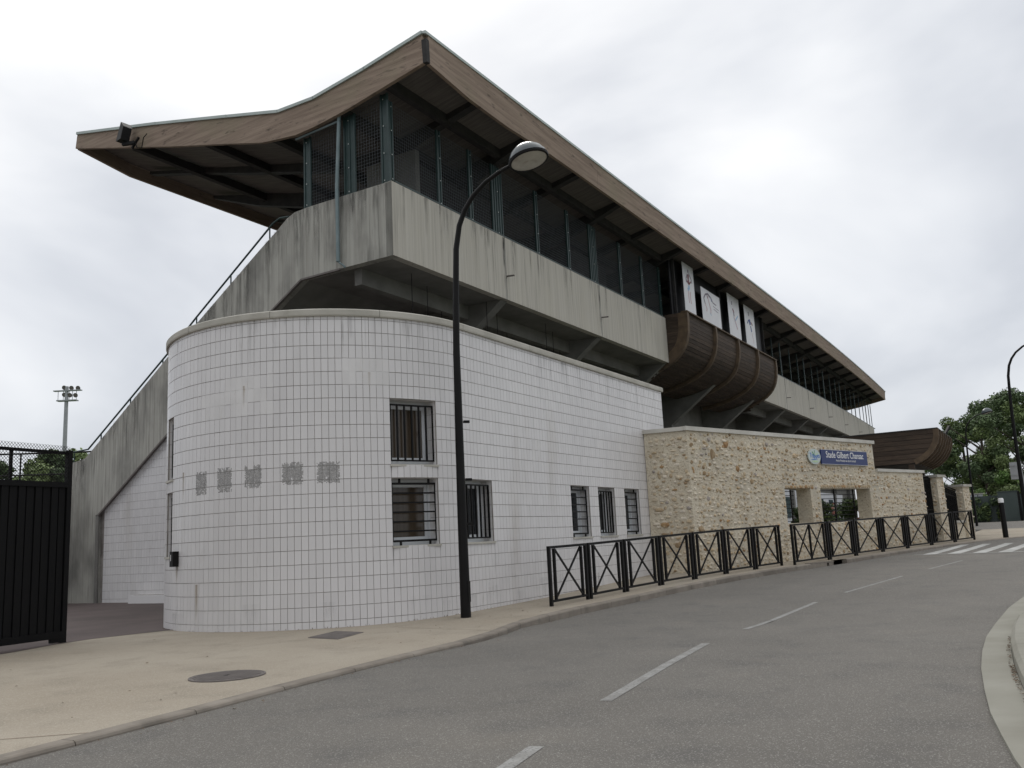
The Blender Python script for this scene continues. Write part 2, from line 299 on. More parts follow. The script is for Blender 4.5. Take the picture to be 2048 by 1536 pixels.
# kerb stones
kb = bpy.data.objects.new('kerb', None); COL.objects.link(kb); kb['kind'] = 'structure'; ORG[kb.name] = Vector((0, 0, 0))
def kerb_run(x0, x1, step=1.48):
    pts = []; x = x0
    pts.append(x)
    while x < x1:
        dy = (kerbY(x + 0.3) - kerbY(x)) / 0.3; x += step / math.sqrt(1 + dy * dy); pts.append(x)
    for a, b in zip(pts[:-1], pts[1:]):
        if 32.0 < a < 33.2: continue
        mb = MB(); gap = 0.012
        A = Vector((a, kerbY(a), 0)); B = Vector((b, kerbY(b), 0)); d = (B - A).normalized(); n_ = Vector((-d.y, d.x, 0)); gap = .006
        A += d * gap; B -= d * gap
        for P, Q in ((A, B),):
            r = 0.035
            prof = [(0.0, -0.32), (0.0, -r), (r * 0.35, -r * 0.35), (r, 0.0), (0.20, 0.0), (0.20, -0.32)]
            za, zb = g(a) + 0.004, g(b) + 0.004
            va = [P + n_ * u + Vector((0, 0, za + h)) for u, h in prof]; vb = [Q + n_ * u + Vector((0, 0, zb + h)) for u, h in prof]
            k = len(prof)
            mb.add(va + vb, [tuple(range(k))[::-1], tuple(range(k, 2 * k))] + [(i, (i + 1) % k, k + (i + 1) % k, k + i) for i in range(k)])
        mb.build('kerb_stone', 'kerb', kb)
kerb_run(-14, 53)
# kerb inlet (dark drain mouth) under its own lintel stone
_a = 32.0; 
kd = thing('kerb_drain', (32.6, kerbY(32.6), g(32.6)), 'dark drain inlet opening in the kerb below the gap between the two barrier rows', 'drain')
mb = MB(); d = Vector((1, (kerbY(33.4) - kerbY(31.9)) / 1.5, 0)).normalized(); n_ = Vector((-d.y, d.x, 0)); c = Vector((32.7, kerbY(32.7), g(32.7)))
mb.obox(c + n_ * 0.11 + Vector((0, 0, -0.015)), d * 0.84, n_ * 0.11, (0, 0, 0.025)); mb.build('lintel_stone', 'kerb', kd)
mb = MB(); mb.obox(c + n_ * 0.20 + Vector((0, 0, -0.18)), d * 0.80, n_ * 0.02, (0, 0, 0.14)); mb.build('drain_void', 'blackmatt', kd)
mb = MB(); mb.obox(c - d * 0.66 + n_ * 0.11 + Vector((0, 0, -0.19)), d * 0.16, n_ * 0.1, (0, 0, 0.145)); mb.obox(c + d * 0.66 + n_ * 0.11 + Vector((0, 0, -0.19)), d * 0.16, n_ * 0.1, (0, 0, 0.145)); mb.build('side_stone', 'kerb', kd)

# lane markings
def quadmark(name, pts, mat, dz=0.004, sub=6):
    mb = MB(); a, b, c, d = [v3((*p, 0)) for p in pts]; vs = []; fs = []
    for i in range(sub + 1):
        t = i / sub
        for P in (a.lerp(d, t), b.lerp(c, t)): vs.append((P.x, P.y, roadz(P.x) + dz))
    fs = [(2 * i, 2 * i + 1, 2 * i + 3, 2 * i + 2) for i in range(sub)]
    return mb.add(vs, fs).build(name, mat, None, kind='structure')
for a, b, wd in (((1.8, 3.0), (6.57, 3.84), .13), ((8.56, 4.16), (13.5, 4.81), .13), ((15.63, 4.85), (20.81, 4.80), .11), ((22.93, 4.58), (27.4, 3.9), .10), ((30.0, 3.5), (34.0, 2.9), .09)):
    A = Vector((*a, 0)); B = Vector((*b, 0)); d = (B - A).normalized(); n_ = Vector((-d.y, d.x, 0)) * wd / 2
    quadmark('lane_marking', [(A + n_).to_2d(), (A - n_).to_2d(), (B - n_).to_2d(), (B + n_).to_2d()], 'paint')
quadmark('crossing_marking', [(38.15, 4.95), (38.0, 4.85), (38.0, -3), (38.15, -3)], 'paint2', 0.008, 1)
for k in range(9):
    y = 4.6 - k * 0.86
    quadmark('crossing_marking', [(38.2, y), (38.2, y - 0.46), (44.3, y - 1.18), (44.3, y - 0.85)], 'paint2', 0.004)
quadmark('crossing_marking', [(46.5, 0.9), (46.5, 0.6), (48.3, -2.6), (48.6, -2.4)], 'paint2', 0.004)

# roundabout-like island on the right
ISO = [(30, -1.6), (26, -0.1), (23.5, 0.45), (21.44, 0.77), (19.16, 0.97), (16.53, 1.06), (14.61, 1.07), (12.90, 1.01), (11.32, 0.92), (9.90, 0.80), (8.80, 0.69), (7.95, 0.57), (7.17, 0.45), (5.5, 0.12), (3.5, -0.5), (1.5, -1.5), (0, -3)]
ISI = [(26.5, -1.6), (24, -0.55), (22, -0.1), (19.8, 0.38), (18.3, 0.58), (16.2, 0.73), (14.4, 0.735), (12.9, 0.69), (11.4, 0.60), (10.2, 0.50), (9.0, 0.38), (8.1, 0.26), (7.3, 0.12), (5.9, -0.2), (4.3, -0.9), (2.8, -1.9), (1.6, -3.2)]
mb = MB(); vs = [(x, y, roadz(x) + 0.03) for x, y in ISO] + [(x, y, roadz(x) + 0.045) for x, y in ISI]; n = len(ISO)
vs += [(x, y, roadz(x) - 0.05) for x, y in ISO]
mb.add(vs, [(i, i + 1, n + i + 1, n + i) for i in range(n - 1)] + [(i, 2 * n + i, 2 * n + i + 1, i + 1) for i in range(n - 1)])
mb.build('island_apron', 'apron', None, kind='structure')
isl = bpy.data.objects.new('island_kerb', None); COL.objects.link(isl); isl['kind'] = 'structure'; ORG[isl.name] = Vector((0, 0, 0))
for i in range(len(ISI) - 1):
    A = Vector((*ISI[i], 0)); B = Vector((*ISI[i + 1], 0)); d = (B - A).normalized(); n_ = Vector((d.y, -d.x, 0)); n_ = n_ if n_.y < 0 else -n_
    for k in range(2):
        P = A.lerp(B, k / 2) + d * 0.004; Q = A.lerp(B, (k + 1) / 2) - d * 0.004
        prof = [(0, -0.1), (0.012, 0.12), (0.06, 0.165), (0.34, 0.175), (0.34, -0.1)]
        va = [P + n_ * u + Vector((0, 0, roadz(P.x) + 0.04 + h)) for u, h in prof]; vb = [Q + n_ * u + Vector((0, 0, roadz(Q.x) + 0.04 + h)) for u, h in prof]; kk = len(prof)
        MB().add(va + vb, [tuple(range(kk)), tuple(range(kk, 2 * kk))[::-1]] + [(i2, kk + i2, kk + (i2 + 1) % kk, (i2 + 1) % kk) for i2 in range(kk)]).build('kerb_stone', 'apron', isl)
mb = MB(); vs = [(x, y - 0.3, roadz(x) + 0.2) for x, y in ISI] + [(x, -14, roadz(x) + 0.2) for x, y in ISI]; n = len(ISI)
mb.add(vs, [(i, i + 1, n + i + 1, n + i) for i in range(n - 1)]).build('island_paving', 'apron', None, kind='structure')
# dirt and leaves caught against the island kerb and along the gutter
mb = MB()
for _ in range(420):
    if random.random() < 0.45:
        k = random.choice([6, 7, 8, 8, 9]); t = random.random(); x = lerp(ISI[k][0], ISI[k + 1][0], t); y = lerp(ISI[k][1], ISI[k + 1][1], t) + random.uniform(0.005, 0.05); z = roadz(x) + 0.05
        r = random.uniform(0.006, 0.018)
    else:
        x = random.uniform(3, 40); y = kerbY(x) - abs(random.gauss(0.03, 0.14)) - 0.02; z = roadz(x) + 0.006; r = random.uniform(0.006, 0.022)
    a = random.uniform(0, 6.28)
    mb.add([(x + r * math.cos(a + q) * (1 if q % 2 < 1 else .5), y + r * math.sin(a + q), z + random.uniform(0, 0.012)) for q in (0, 1.5, 3.1, 4.6)], [(0, 1, 2, 3)])
mb.build('leaf_litter', 'dirt', None, kind='stuff')
mb = MB()
for _ in range(70):
    x = random.uniform(5, 22); y = random.uniform(kerbY(x) + 0.4, 12.5 + (4 if x < 12 else -1.5)); r = random.uniform(0.012, 0.032); a = random.uniform(0, 6.28)
    mb.add([(x + r * math.cos(a + q) * (1 if q % 2 < 1 else .4), y + r * math.sin(a + q), g(x) + 0.006 + random.uniform(0, 0.014)) for q in (0, 1.5, 3.1, 4.6)], [(0, 1, 2, 3)])
mb.build('fallen_leaf_scatter', 'dirt', None, kind='stuff')

for (x0, y0), (x1, y1) in (((3.0, 11.2), (5.55, 8.1)), ((14.6, 11.6), (14.2, 9.1)), ((-4, 14), (-1, 7.8))):
    A = Vector((x0, y0, 0)); B = Vector((x1, y1, 0)); d = (B - A).normalized(); n_ = Vector((-d.y, d.x, 0)) * .007
    MB().add([(p.x, p.y, g(p.x) + .004) for p in (A + n_, A - n_, B - n_, B + n_)], [(0, 1, 2, 3)]).build('pavement_joint', 'dirt', None, kind='structure')
# manhole cover, drain grate
t = thing('manhole_cover', (8.63, 9.79, 0), 'round cast iron manhole cover in the beige pavement near the kerb', 'manhole cover')
MB().lathe([(0.0, 0.012), (0.47, 0.012), (0.47, -0.05)], (8.63, 9.79, 0), 40).build('cover_plate', 'iron', t)
mb = MB().lathe([(0.50, -0.02), (0.50, 0.014), (0.475, 0.014), (0.475, -0.02)], (8.63, 9.79, 0), 40); mb.build('frame_ring', 'iron', t)
mb = MB()
for k in range(-9, 10):
    u = k * 0.048; h = math.sqrt(max(0.45 ** 2 - u * u, 0)) * 0.97
    for q in range(-5, 6):
        x = q * 0.085
        if abs(x) < h: mb.box((8.63 + u - 0.015, 9.79 + x - 0.032, 0.011), (8.63 + u + 0.015, 9.79 + x + 0.032, 0.018))
mb.build('raised_tread', 'iron', t, kind='stuff'); MB().box((8.58, 9.77, 0.012), (8.66, 9.81, 0.019)).build('lifting_slot', 'blackmatt', t)
gp = [(12.74, 12.28), (13.81, 12.55), (13.70, 11.75), (12.60, 11.41)]
t = thing('access_cover', (13.2, 12.0, 0), 'dark square metal access cover at the foot of the curved tiled wall', 'drain cover')
ctr = Vector((13.21, 12.0, 0)); mb = MB(); mb.prism([(x, y, 0.0) for x, y in gp], (0, 0, 0.010)); fixn(mb.build('frame', 'iron', t))
A, B_, C_, D_ = [Vector((*p, 0)) for p in gp]
for i in range(14):
    f0 = 0.05 + i * 0.0645; p0 = A.lerp(D_, f0).lerp(B_.lerp(C_, f0), 0.05); p1 = A.lerp(D_, f0).lerp(B_.lerp(C_, f0), 0.95)
    MB().bar(p0 + Vector((0, 0, 0.013)), p1 + Vector((0, 0, 0.013)), 0.038, 0.008).build('tread_bar', 'iron', t)

# ================================================================== TILED PAVILION
TW, TH, Z0 = 0.15, 0.2955, 1.62
R_, CXc, CYc = 4.1, 17.55, 15.9
SA = 12.95                       # arc start
def wp(s):                       # s -> point, outward normal, tangent (+s)
    if s <= SA: return Vector((30.5 - s, 11.8, 0)), Vector((0, -1, 0)), Vector((-1, 0, 0))
    th = (s - SA) / R_
    if th <= math.pi: return Vector((CXc - R_ * math.sin(th), CYc - R_ * math.cos(th), 0)), Vector((-math.sin(th), -math.cos(th), 0)), Vector((-math.cos(th), math.sin(th), 0))
    e = s - SA - R_ * math.pi
    return Vector((CXc + e, CYc + R_, 0)), Vector((0, 1, 0)), Vector((1, 0, 0))
ZT = 6.72
zA, zB, zC, zD = 1.62, 3.0975, 3.393, 4.87
OPEN = [(13.95, 15.15, zC, zD, 'v'), (13.95, 15.15, zA, zB, 'h'), (11.85, 13.05, zA, zB, 'v'), (6.45, 7.65, zA, zB, 'h'), (4.65, 5.85, zA, zB, 'v'), (2.70, 3.90, zA, zB, 'h'),
        (21.0, 21.6, zC, zD, 'v'), (21.0, 21.6, zA, zB, 'h')]
pav = thing('tiled_pavilion', (17.55, 11.8, 0), 'white tiled single block with a rounded end standing under the concrete grandstand', 'building')
s_br = sorted(set([0.0, 27.6] + [round(k * TW, 4) for k in range(0, 184)])); z_br = [-0.6, zA, zB, zC, zD, ZT]
def is_open(s, z): return any(a < s < b and c < z < d for a, b, c, d, _ in OPEN)
mb = MB()
for i in range(len(s_br) - 1):
    for j in range(len(z_br) - 1):
        if is_open((s_br[i] + s_br[i + 1]) / 2, (z_br[j] + z_br[j + 1]) / 2): continue
        P, _, _ = wp(s_br[i]); Q, _, _ = wp(s_br[i + 1])
        mb.add([(P.x, P.y, z_br[j]), (P.x, P.y, z_br[j + 1]), (Q.x, Q.y, z_br[j + 1]), (Q.x, Q.y, z_br[j])], [(0, 1, 2, 3)])
mb.add([(30.5, 11.8, -0.6), (30.5, 20, -0.6), (30.5, 20, ZT), (30.5, 11.8, ZT)], [(0, 1, 2, 3)])
DEP = 0.42
for a, b, c, d, _ in OPEN:
    P, Np, _ = wp(a); Q, Nq, _ = wp(b); Pi = P - Np * DEP; Qi = Q - Nq * DEP
    mb.add([(P.x, P.y, c), (P.x, P.y, d), (Pi.x, Pi.y, d), (Pi.x, Pi.y, c), (Q.x, Q.y, c), (Q.x, Q.y, d), (Qi.x, Qi.y, d), (Qi.x, Qi.y, c)],
           [(0, 1, 2, 3), (4, 7, 6, 5), (1, 5, 6, 2), (0, 3, 7, 4)])
mb.build('wall_core', 'grout', pav)
mb = MB(); top = [wp(s)[0] - wp(s)[1] * 0.2 for s in s_br] + [Vector((30.3, 20, 0))]
mb.add([(p.x, p.y, 6.55) for p in top], [tuple(range(len(top)))]).build('flat_roof', 'roofgravel', pav)
# tiles ---------------------------------------------------------------
tiles = []
zrow = [Z0 + k * TH for k in range(-8, 18)]
def inrect(s, z, a, b, c, d): return a < s < b and c < z < d
for k in range(0, 184):
    s0 = k * TW; sm = s0 + TW / 2
    if sm > 24.3: continue
    for z in zrow:
        z1 = min(z + TH, ZT - 0.005)
        if z1 - z < 0.02: continue
        if is_open(sm, z + TH / 2): continue
        P, Nn, T = wp(sm)
        gz = g(P.x)
        if z1 < gz - 0.05: continue
        if k in (int(13.95 / TW) - 0,) and False: continue
        tiles.append((sm, z, z1, P, Nn, T))
GAP = 0.0088
def patched(s, z): 
    rr = math.sin(s * 37.1 + z * 91.7) * 43758.5; rr = rr - math.floor(rr)
    if rr < 0.16: return False
    return (inrect(s, z, 17.7, 19.6, 4.55, 5.6) and not (s > 19.0 and z > 5.3)) or inrect(s, z, 15.2, 16.2, 5.15, 5.7) or inrect(s, z, 9.3, 9.75, 3.8, 4.3)
# the 300 that show largest
def score(t): 
    c = Vector((t[3].x, t[3].y, (t[1] + t[2]) / 2)); v = Vector((0, 0, 1.6)) - c; dd = v.length
    return max(v.normalized().dot(t[4]), 0) / dd ** 2 * (t[2] - t[1])
vis = [t for t in tiles if t[1] > g(t[3].x) and not (1.0 < t[0] < 13 and t[1] < 1.5)]
vis.sort(key=score, reverse=True); top300 = set(id(t) for t in vis[:300])
def tilebox(mb, t, mi=0, pro=0.012):
    sm, z0, z1, P, Nn, T = t; zz = z0 + GAP / 2
    hz = (z1 - z0 - GAP) / 2; c = Vector((P.x, P.y, z0 + GAP / 2 + hz)); e = 0.006
    a = T * (TW / 2 - GAP * .36); u = Vector((0, 0, hz)); o = Nn * pro
    back = [c - a - u, c + a - u, c + a + u, c - a + u]; fr = [c - a * 0.965 - u * 0.98 + o, c + a * 0.965 - u * 0.98 + o, c + a * 0.965 + u * 0.98 + o, c - a * 0.965 + u * 0.98 + o]
    mb.add(back + fr, [(4, 7, 6, 5), (0, 4, 5, 1), (1, 5, 6, 2), (2, 6, 7, 3), (3, 7, 4, 0)], mi)
mb = MB(); tile_mesh = None; cnt = 0
ref = (0, 0, TH, Vector((0, 0, 0)), Vector((0, -1, 0)), Vector((-1, 0, 0)))
tm = MB(); tilebox(tm, ref)
tme = bpy.data.meshes.new('tile'); tme.from_pydata([(x * S, y * S, z * S) for x, y, z in tm.v], [], tm.f); tme.materials.append(MT['tile'])
for t in tiles:
    pt = patched(t[0], (t[1] + t[2]) / 2)
    if id(t) in top300 and not pt and abs(t[2] - t[1] - TH) < 0.01:
        o = bpy.data.objects.new('tile', tme); COL.objects.link(o); o.parent = pav
        ang = math.atan2(t[4].y, t[4].x) + math.pi / 2
        o.matrix_local = Matrix.Translation((Vector((t[3].x, t[3].y, t[1])) - ORG[pav.name]) * S) @ Matrix.Rotation(ang + random.gauss(0, 0.003), 4, 'Z')
        cnt += 1
    else: 
        j = random.gauss(0, 0.0012)
        tilebox(mb, t, 1 if pt else 0, 0.012 + j)
# reveal tiles in window openings
for a, b, c, d, _ in OPEN:
    for sv, sg in ((a, 1), (b, -1)):
        P, Nn, T = wp(sv)
        for k in range(5):
            z0 = c + k * TH
            for q in range(2):
                e0 = 0.03 + q * 0.15; c0 = P - Nn * (e0 + 0.07) + Vector((0, 0, z0 + TH / 2))
                mb.obox(c0 + T * sg * 0.005, Nn * 0.069, T * 0.005, (0, 0, TH / 2 - GAP / 2), 0)
    nt_ = 8
    for q in range(nt_):
        P, Nn, T = wp(a + (q + .5) * TW); 
        for e0 in (0.10, 0.25): mb.obox(P - Nn * e0 + Vector((0, 0, d - 0.005)), Nn * 0.07, T * (TW / 2 - GAP / 2), (0, 0, 0.004), 1)
# end-face tiles at X=30.5
for k in range(0, 40):
    for z in zrow: mb.obox((30.506, 11.87 + k * TW, z + TH / 2), (0.006, 0, 0), (0, TW / 2 - GAP / 2, 0), (0, 0, (min(z + TH, ZT) - z) / 2 - GAP / 2), 0)
mb.build('tile_field', ['tile', 'patch_tile'], pav, kind='stuff')
# grout wash over the repaired joints
mb = MB()
for k in range(0, 184):
    sm = k * TW + TW / 2
    for z in zrow:
        if patched(sm, z + TH / 2):
            P, Nn, T = wp(sm); mb.obox(P + Nn * 0.004 + Vector((0, 0, z + TH / 2)), Nn * 0.004, T * TW * .499, (0, 0, TH * .499))
mb.build('grout_repair', 'patch_tile', pav, kind='stuff')
# coping in lengths
def coping(s0, s1):
    n = max(1, int((s1 - s0) / 0.25)); mb = MB(); prof = [(0.065, 6.71), (0.075, 6.74), (0.075, 6.85), (0.05, 6.875), (-0.30, 6.885), (-0.30, 6.71)]; k = len(prof); vs = []
    for i in range(n + 1):
        P, Nn, T = wp(s0 + (s1 - s0) * i / n)
        if i == 0: P = P + T * 0.006
        if i == n: P = P - T * 0.006
        vs += [P + Nn * u + Vector((0, 0, z)) for u, z in prof]
    fs = [(i * k + j, (i + 1) * k + j, (i + 1) * k + (j + 1) % k, i * k + (j + 1) % k) for i in range(n) for j in range(k)] + [tuple(range(k)), tuple(range(n * k, n * k + k))[::-1]]
    mb.add(vs, fs); o = mb.build('coping_stone', 'coping', pav, smooth=False)
e = -0.08; cuts = [-0.08, 3.1, 6.4, 9.7, 12.95, 15.35, 17.75, 20.1, 22.5, 24.9, 27.6]
for a, b in zip(cuts[:-1], cuts[1:]): coping(a, b)
mb = MB(); mb.box((30.2, 11.8, 6.71), (30.57, 20, 6.88)); mb.build('coping_stone', 'coping', pav)
# windows -------------------------------------------------------------
def window(a, b, c, d, kind, blind):
    w0 = b - a; P, Np, _ = wp(a); Q, Nq, _ = wp(b); Pm, Nm, Tm = wp((a + b) / 2)
    chord = (Q - P); Lc = chord.length; T = chord.normalized(); Nn = Vector((T.y, -T.x, 0)); Nn = Nn if Nn.dot(Nm) > 0 else -Nn
    def W(u, z, dep): p = P + T * u - Nn * dep; return Vector((p.x, p.y, z))
    fr = MB()
    def fb(u0, u1, z0, z1, d0, d1, B=fr): B.hexa([W(u0, z0, d1), W(u1, z0, d1), W(u1, z0, d0), W(u0, z0, d0), W(u0, z1, d1), W(u1, z1, d1), W(u1, z1, d0), W(u0, z1, d0)])
    d0, d1 = 0.30, 0.38; f = 0.11
    fb(0, f, c, d, d0, d1); fb(Lc - f, Lc, c, d, d0, d1); fb(f, Lc - f, d - f, d, d0, d1); fb(f, Lc - f, c, c + f, d0, d1)
    f2 = f + 0.075
    fb(f + .004, f2, c + f, d - f, d0 + 0.02, d1 - .003); fb(Lc - f2, Lc - f - .004, c + f, d - f, d0 + 0.02, d1 - .003); fb(f2, Lc - f2, d - f2, d - f - .004, d0 + .02, d1 - .003); fb(f2, Lc - f2, c + f + .004, c + f2, d0 + .02, d1 - .003)
    o = fixn(fr.build('window', 'pvc', pav))
    gl = MB(); fb(f2 - .01, Lc - f2 + .01, c + f2 - .01, d - f2 + .01, 0.345, 0.352, gl); fixn(gl.build('pane', 'blind' if blind else 'glass', o))
    si = MB(); fb(-0.02, Lc + 0.02, c - 0.045, c + 0.004, -0.05, 0.30, si); fixn(si.build('sill', 'coping', o))
    bars = []
    g0, g1 = 0.02, Lc - 0.05; zb0, zb1 = c + 0.10, d - 0.12; dg = 0.10; hb = 0.016
    def addbar(u0, z0, u1, z1, th=0.04):
        b_ = MB(); b_.bar(W(u0, z0, dg), W(u1, z1, dg), th, th, side=Nn); b_.build('grille_bar', 'black', o)
    if kind == 'v':
        addbar(g0, zb0, g1, zb0, 0.036); addbar(g0, zb1, g1, zb1, 0.036); k = 6 if d > 3.5 or a > 10 else 6
        for i in range(k + 1): addbar(lerp(g0, g1, i / k), zb0, lerp(g0, g1, i / k), zb1, 0.046 if i in (0, k) else 0.036)
        for zz in (lerp(zb0, zb1, .12), lerp(zb0, zb1, .88)): addbar(g1, zz, Lc, zz, 0.04)
    else:
        addbar(g0, zb0, g0, zb1, 0.036); addbar(g1, zb0, g1, zb1, 0.036); k = 6
        for i in range(k + 1): addbar(g0, lerp(zb0, zb1, i / k), g1, lerp(zb0, zb1, i / k), 0.046 if i in (0, k) else 0.034)
        for u in (lerp(g0, g1, .15), lerp(g0, g1, .82)): addbar(u, zb1, u, d, 0.04); addbar(u, c, u, zb0, 0.04)
for i, (a, b, c, d, k) in enumerate(OPEN): window(a, b, c, d, k, i < 2)
# square residue marks left by removed signs
for s_, z_, hw, hh in ((19.63, 3.2, .19, .26), (18.9, 3.22, .20, .27), (18.17, 3.24, .20, .25), (17.28, 3.26, .23, .24), (16.52, 3.25, .24, .23)):
    mb = MB(); nx, nz = 18, 20; grid = {}
    for i in range(nx + 1):
        for j in range(nz + 1):
            P, Nn, T = wp(s_ - hw + 2 * hw * (i + random.uniform(-.3, .3)) / nx); P = P + Nn * 0.0150; grid[i, j] = (P.x, P.y, z_ - hh + 2 * hh * (j + random.uniform(-.3, .3)) / nz)
    ph = random.uniform(0, 9)
    for i in range(nx):
        rag = 4.5 + 2.5 * math.sin(i * .9 + ph) + 2 * math.sin(i * 2.3 + ph * 2); ragt = 1.0 + 1.3 * math.sin(i * 1.3 + ph)
        for j in range(nz):
            d_ = min(i, nx - 1 - i)
            if j < rag - 3 and random.random() < .4: continue
            if j > nz - 1 - ragt and random.random() < .6: continue
            if d_ == 0 and random.random() < .25: continue
            mb.add([grid[i, j], grid[i, j + 1], grid[i + 1, j + 1], grid[i + 1, j]], [(0, 1, 2, 3)])
    mb.build('sign_residue', 'patchgrey', pav, kind='stuff')
# black box (intercom)
P, Nn, T = wp(20.62)
t = thing('intercom_box', (P.x, P.y, 1.57), 'small black intercom box screwed to the left edge of the curved tiled wall', 'intercom')
MB().obox(P + Nn * 0.08 + Vector((0, 0, 1.57)), T * 0.09, Nn * 0.07, (0, 0, 0.17)).build('housing', 'black', t)
MB().obox(P + Nn * 0.152 + T * 0.02 + Vector((0, 0, 1.6)), T * 0.012, Nn * 0.004, (0, 0, 0.07)).build('label_strip', 'white', t)

# ================================================================== GRANDSTAND
gs = thing('grandstand', (21.3, 16.75, 0), 'long raw concrete grandstand with sweeping timber and zinc roof above the white tiled block', 'grandstand')
def bend(x): return 1.05 * max(0, (x - 62) / 56) ** 2
XE = 118.2
JX = [21.3, 28.2, 36.6, 44.9, 53.4, 61.9, 70.1, 78.2, 86.2, 94.6, 103.6, 112.0, XE]
# parapet panels
for i, (a, b) in enumerate(zip(JX[:-1], JX[1:])):
    if 44 < a < 61: continue
    a2, b2 = (a, b)
    if a == 61.9: a2 = 63.1
    n = 4; mb = MB(); vs = []
    for k in range(n + 1):
        x = lerp(a2 + (0.02 if a > 22 else 0), b2 - 0.02, k / n); y = 16.75 + bend(x)
        if b == XE and k == n: y += 0.5
        vs += [(x, y, 10.65), (x, y, 13.13), (x, y + 0.28, 13.13), (x, y + 0.28, 10.65)]
    fs = [(4 * k + j, 4 * (k + 1) + j, 4 * (k + 1) + (j + 1) % 4, 4 * k + (j + 1) % 4) for k in range(n) for j in range(4)] + [(0, 1, 2, 3), (4 * n + 3, 4 * n + 2, 4 * n + 1, 4 * n)]
    fixn(mb.add(vs, fs).build('parapet_panel', 'concrete', gs))
    if a > 22:
        y = 16.75 + bend(a); MB().bar((a + .02, y - 0.34, 11.55), (a + .02, y + 0.1, 11.58), 0.06, 0.05).build('drain_spout', 'iron', gs)
        mb = MB(); vs = []
        for k in range(9):
            zz = lerp(10.66, 13.1, k / 8); w_ = 0.05 + 0.09 * random.random(); vs += [(a - w_ - .02, y - 0.003, zz), (a - .02 + w_ * .2, y - 0.003, zz)]
        mb.add(vs, [(2 * k, 2 * k + 1, 2 * k + 3, 2 * k + 2) for k in range(8)]).build('damp_streak', 'concrete_dark', gs)
# end wall / stair side (stringer) polygon in plane X=21.3
EW = [(16.752, 10.65), (16.752, 13.12), (18.41, 13.12), (20.41, 13.11), (21.0, 13.07), (21.35, 12.93), (21.82, 12.61), (22.65, 12.10), (27.52, 8.93), (31.98, 5.82), (32.31, 5.61), (32.88, 5.53), (33.3, 5.50), (33.3, -0.3), (31.17, -0.3), (31.37, 3.32), (27.41, 6.04), (21.98, 9.83), (20.62, 10.65)]
mb = MB(); mb.prism([(21.3, y, z) for y, z in EW], (0.30, 0, 0)); fixn(mb.build('end_wall', 'concrete_dark', gs))
mb = MB()
LE = [(18.9, 10.60), (20.62, 10.58), (21.98, 9.76), (27.41, 5.97), (31.33, 3.27)]
for p, q in zip(LE[:-1], LE[1:]): mb.bar((21.24, p[0], p[1]), (21.24, q[0], q[1]), 0.10, 0.06, side=(1, 0, 0))
mb.build('gutter_trim', 'iron', gs)
mb = MB(); mb.tube([(21.22, 31.28, 3.3), (21.22, 31.22, 0.0)], 0.07, 8); mb.tube([(21.2, 31.28, 3.3), (21.3, 31.3, 3.36)], 0.07, 8); mb.build('downpipe', 'concrete_in', gs, smooth=True)
# drainpipe on end wall
MB().tube([(21.17, 18.93, 10.85), (21.17, 18.93, 13.5), (21.17, 18.78, 16.1)], 0.065, 10).build('drainpipe', 'grey_pipe', gs, smooth=True)
MB().tube([(21.15, 18.74, 15.72), (21.15, 20.75, 15.62)], 0.035, 8).build('conduit', 'grey_pipe', gs, smooth=True)
MB().tube([(21.17, 18.93, 10.85), (21.2, 18.75, 10.7), (21.25, 18.7, 10.62)], 0.03, 8).build('pipe_elbow', 'grey_pipe', gs, smooth=True)
# stair handrail
HR = [(21.35, 13.04), (21.8, 13.1), (22.14, 12.98), (26.06, 10.27), (27.48, 9.24), (32.3, 5.98), (33.3, 5.95)]
hr = MB().tube([(21.42, y, z) for y, z in HR], 0.035, 8).build('handrail', 'green', gs, smooth=True)
for y, z1, z0 in ((22.3, 12.86, 12.3), (24.25, 11.5, 11.0), (26.05, 10.27, 9.85), (27.9, 8.95, 8.65), (29.75, 7.72, 7.3), (31.5, 6.5, 6.1), (33.2, 5.95, 5.5)):
    MB().tube([(21.42, y, z0 - .1), (21.42, y, z1)], 0.028, 6).build('rail_post', 'green', hr)
# floor slab, rear walls, columns, brackets, raking seating slab
n = 24; mb = MB(); vs = []
for k in range(n + 1):
    x = lerp(21.6, XE - .1, k / n); y = 17.03 + bend(x); vs += [(x, y, 10.65), (x, y, 10.95), (x, 20.7 + bend(x), 10.95), (x, 20.7 + bend(x), 10.65)]
mb.add(vs, [(4 * k + j, 4 * (k + 1) + j, 4 * (k + 1) + (j + 1) % 4, 4 * k + (j + 1) % 4) for k in range(n) for j in range(4)] + [(0, 1, 2, 3), (4 * n + 3, 4 * n + 2, 4 * n + 1, 4 * n)])
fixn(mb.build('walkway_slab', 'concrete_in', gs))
rk = [(20.7, 10.65), (20.7, 12.3)]
yy, zz = 20.7, 12.3
for k in range(14): rk += [(yy + 0.88, zz), (yy + 0.88, zz - 0.52)]; yy += 0.88; zz -= 0.52
rk += [(yy + .3, zz), (yy + .3, zz - 0.8), (21.9, 9.9)]
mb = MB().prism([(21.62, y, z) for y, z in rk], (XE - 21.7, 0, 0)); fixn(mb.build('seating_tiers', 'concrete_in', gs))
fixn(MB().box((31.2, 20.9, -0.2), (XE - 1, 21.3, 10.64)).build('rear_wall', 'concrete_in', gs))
for x in JX[1:-1]:
    b_ = bend(x) * .6
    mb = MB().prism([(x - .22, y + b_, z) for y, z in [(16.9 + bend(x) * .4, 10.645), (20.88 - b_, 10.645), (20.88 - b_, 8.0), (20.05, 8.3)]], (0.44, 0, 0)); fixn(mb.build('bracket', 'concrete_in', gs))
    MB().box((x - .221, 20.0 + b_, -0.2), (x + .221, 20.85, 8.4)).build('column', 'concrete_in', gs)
MB().box((21.7, 18.4, 10.1), (XE - 1, 18.7, 10.646)).build('spine_beam', 'concrete_in', gs)
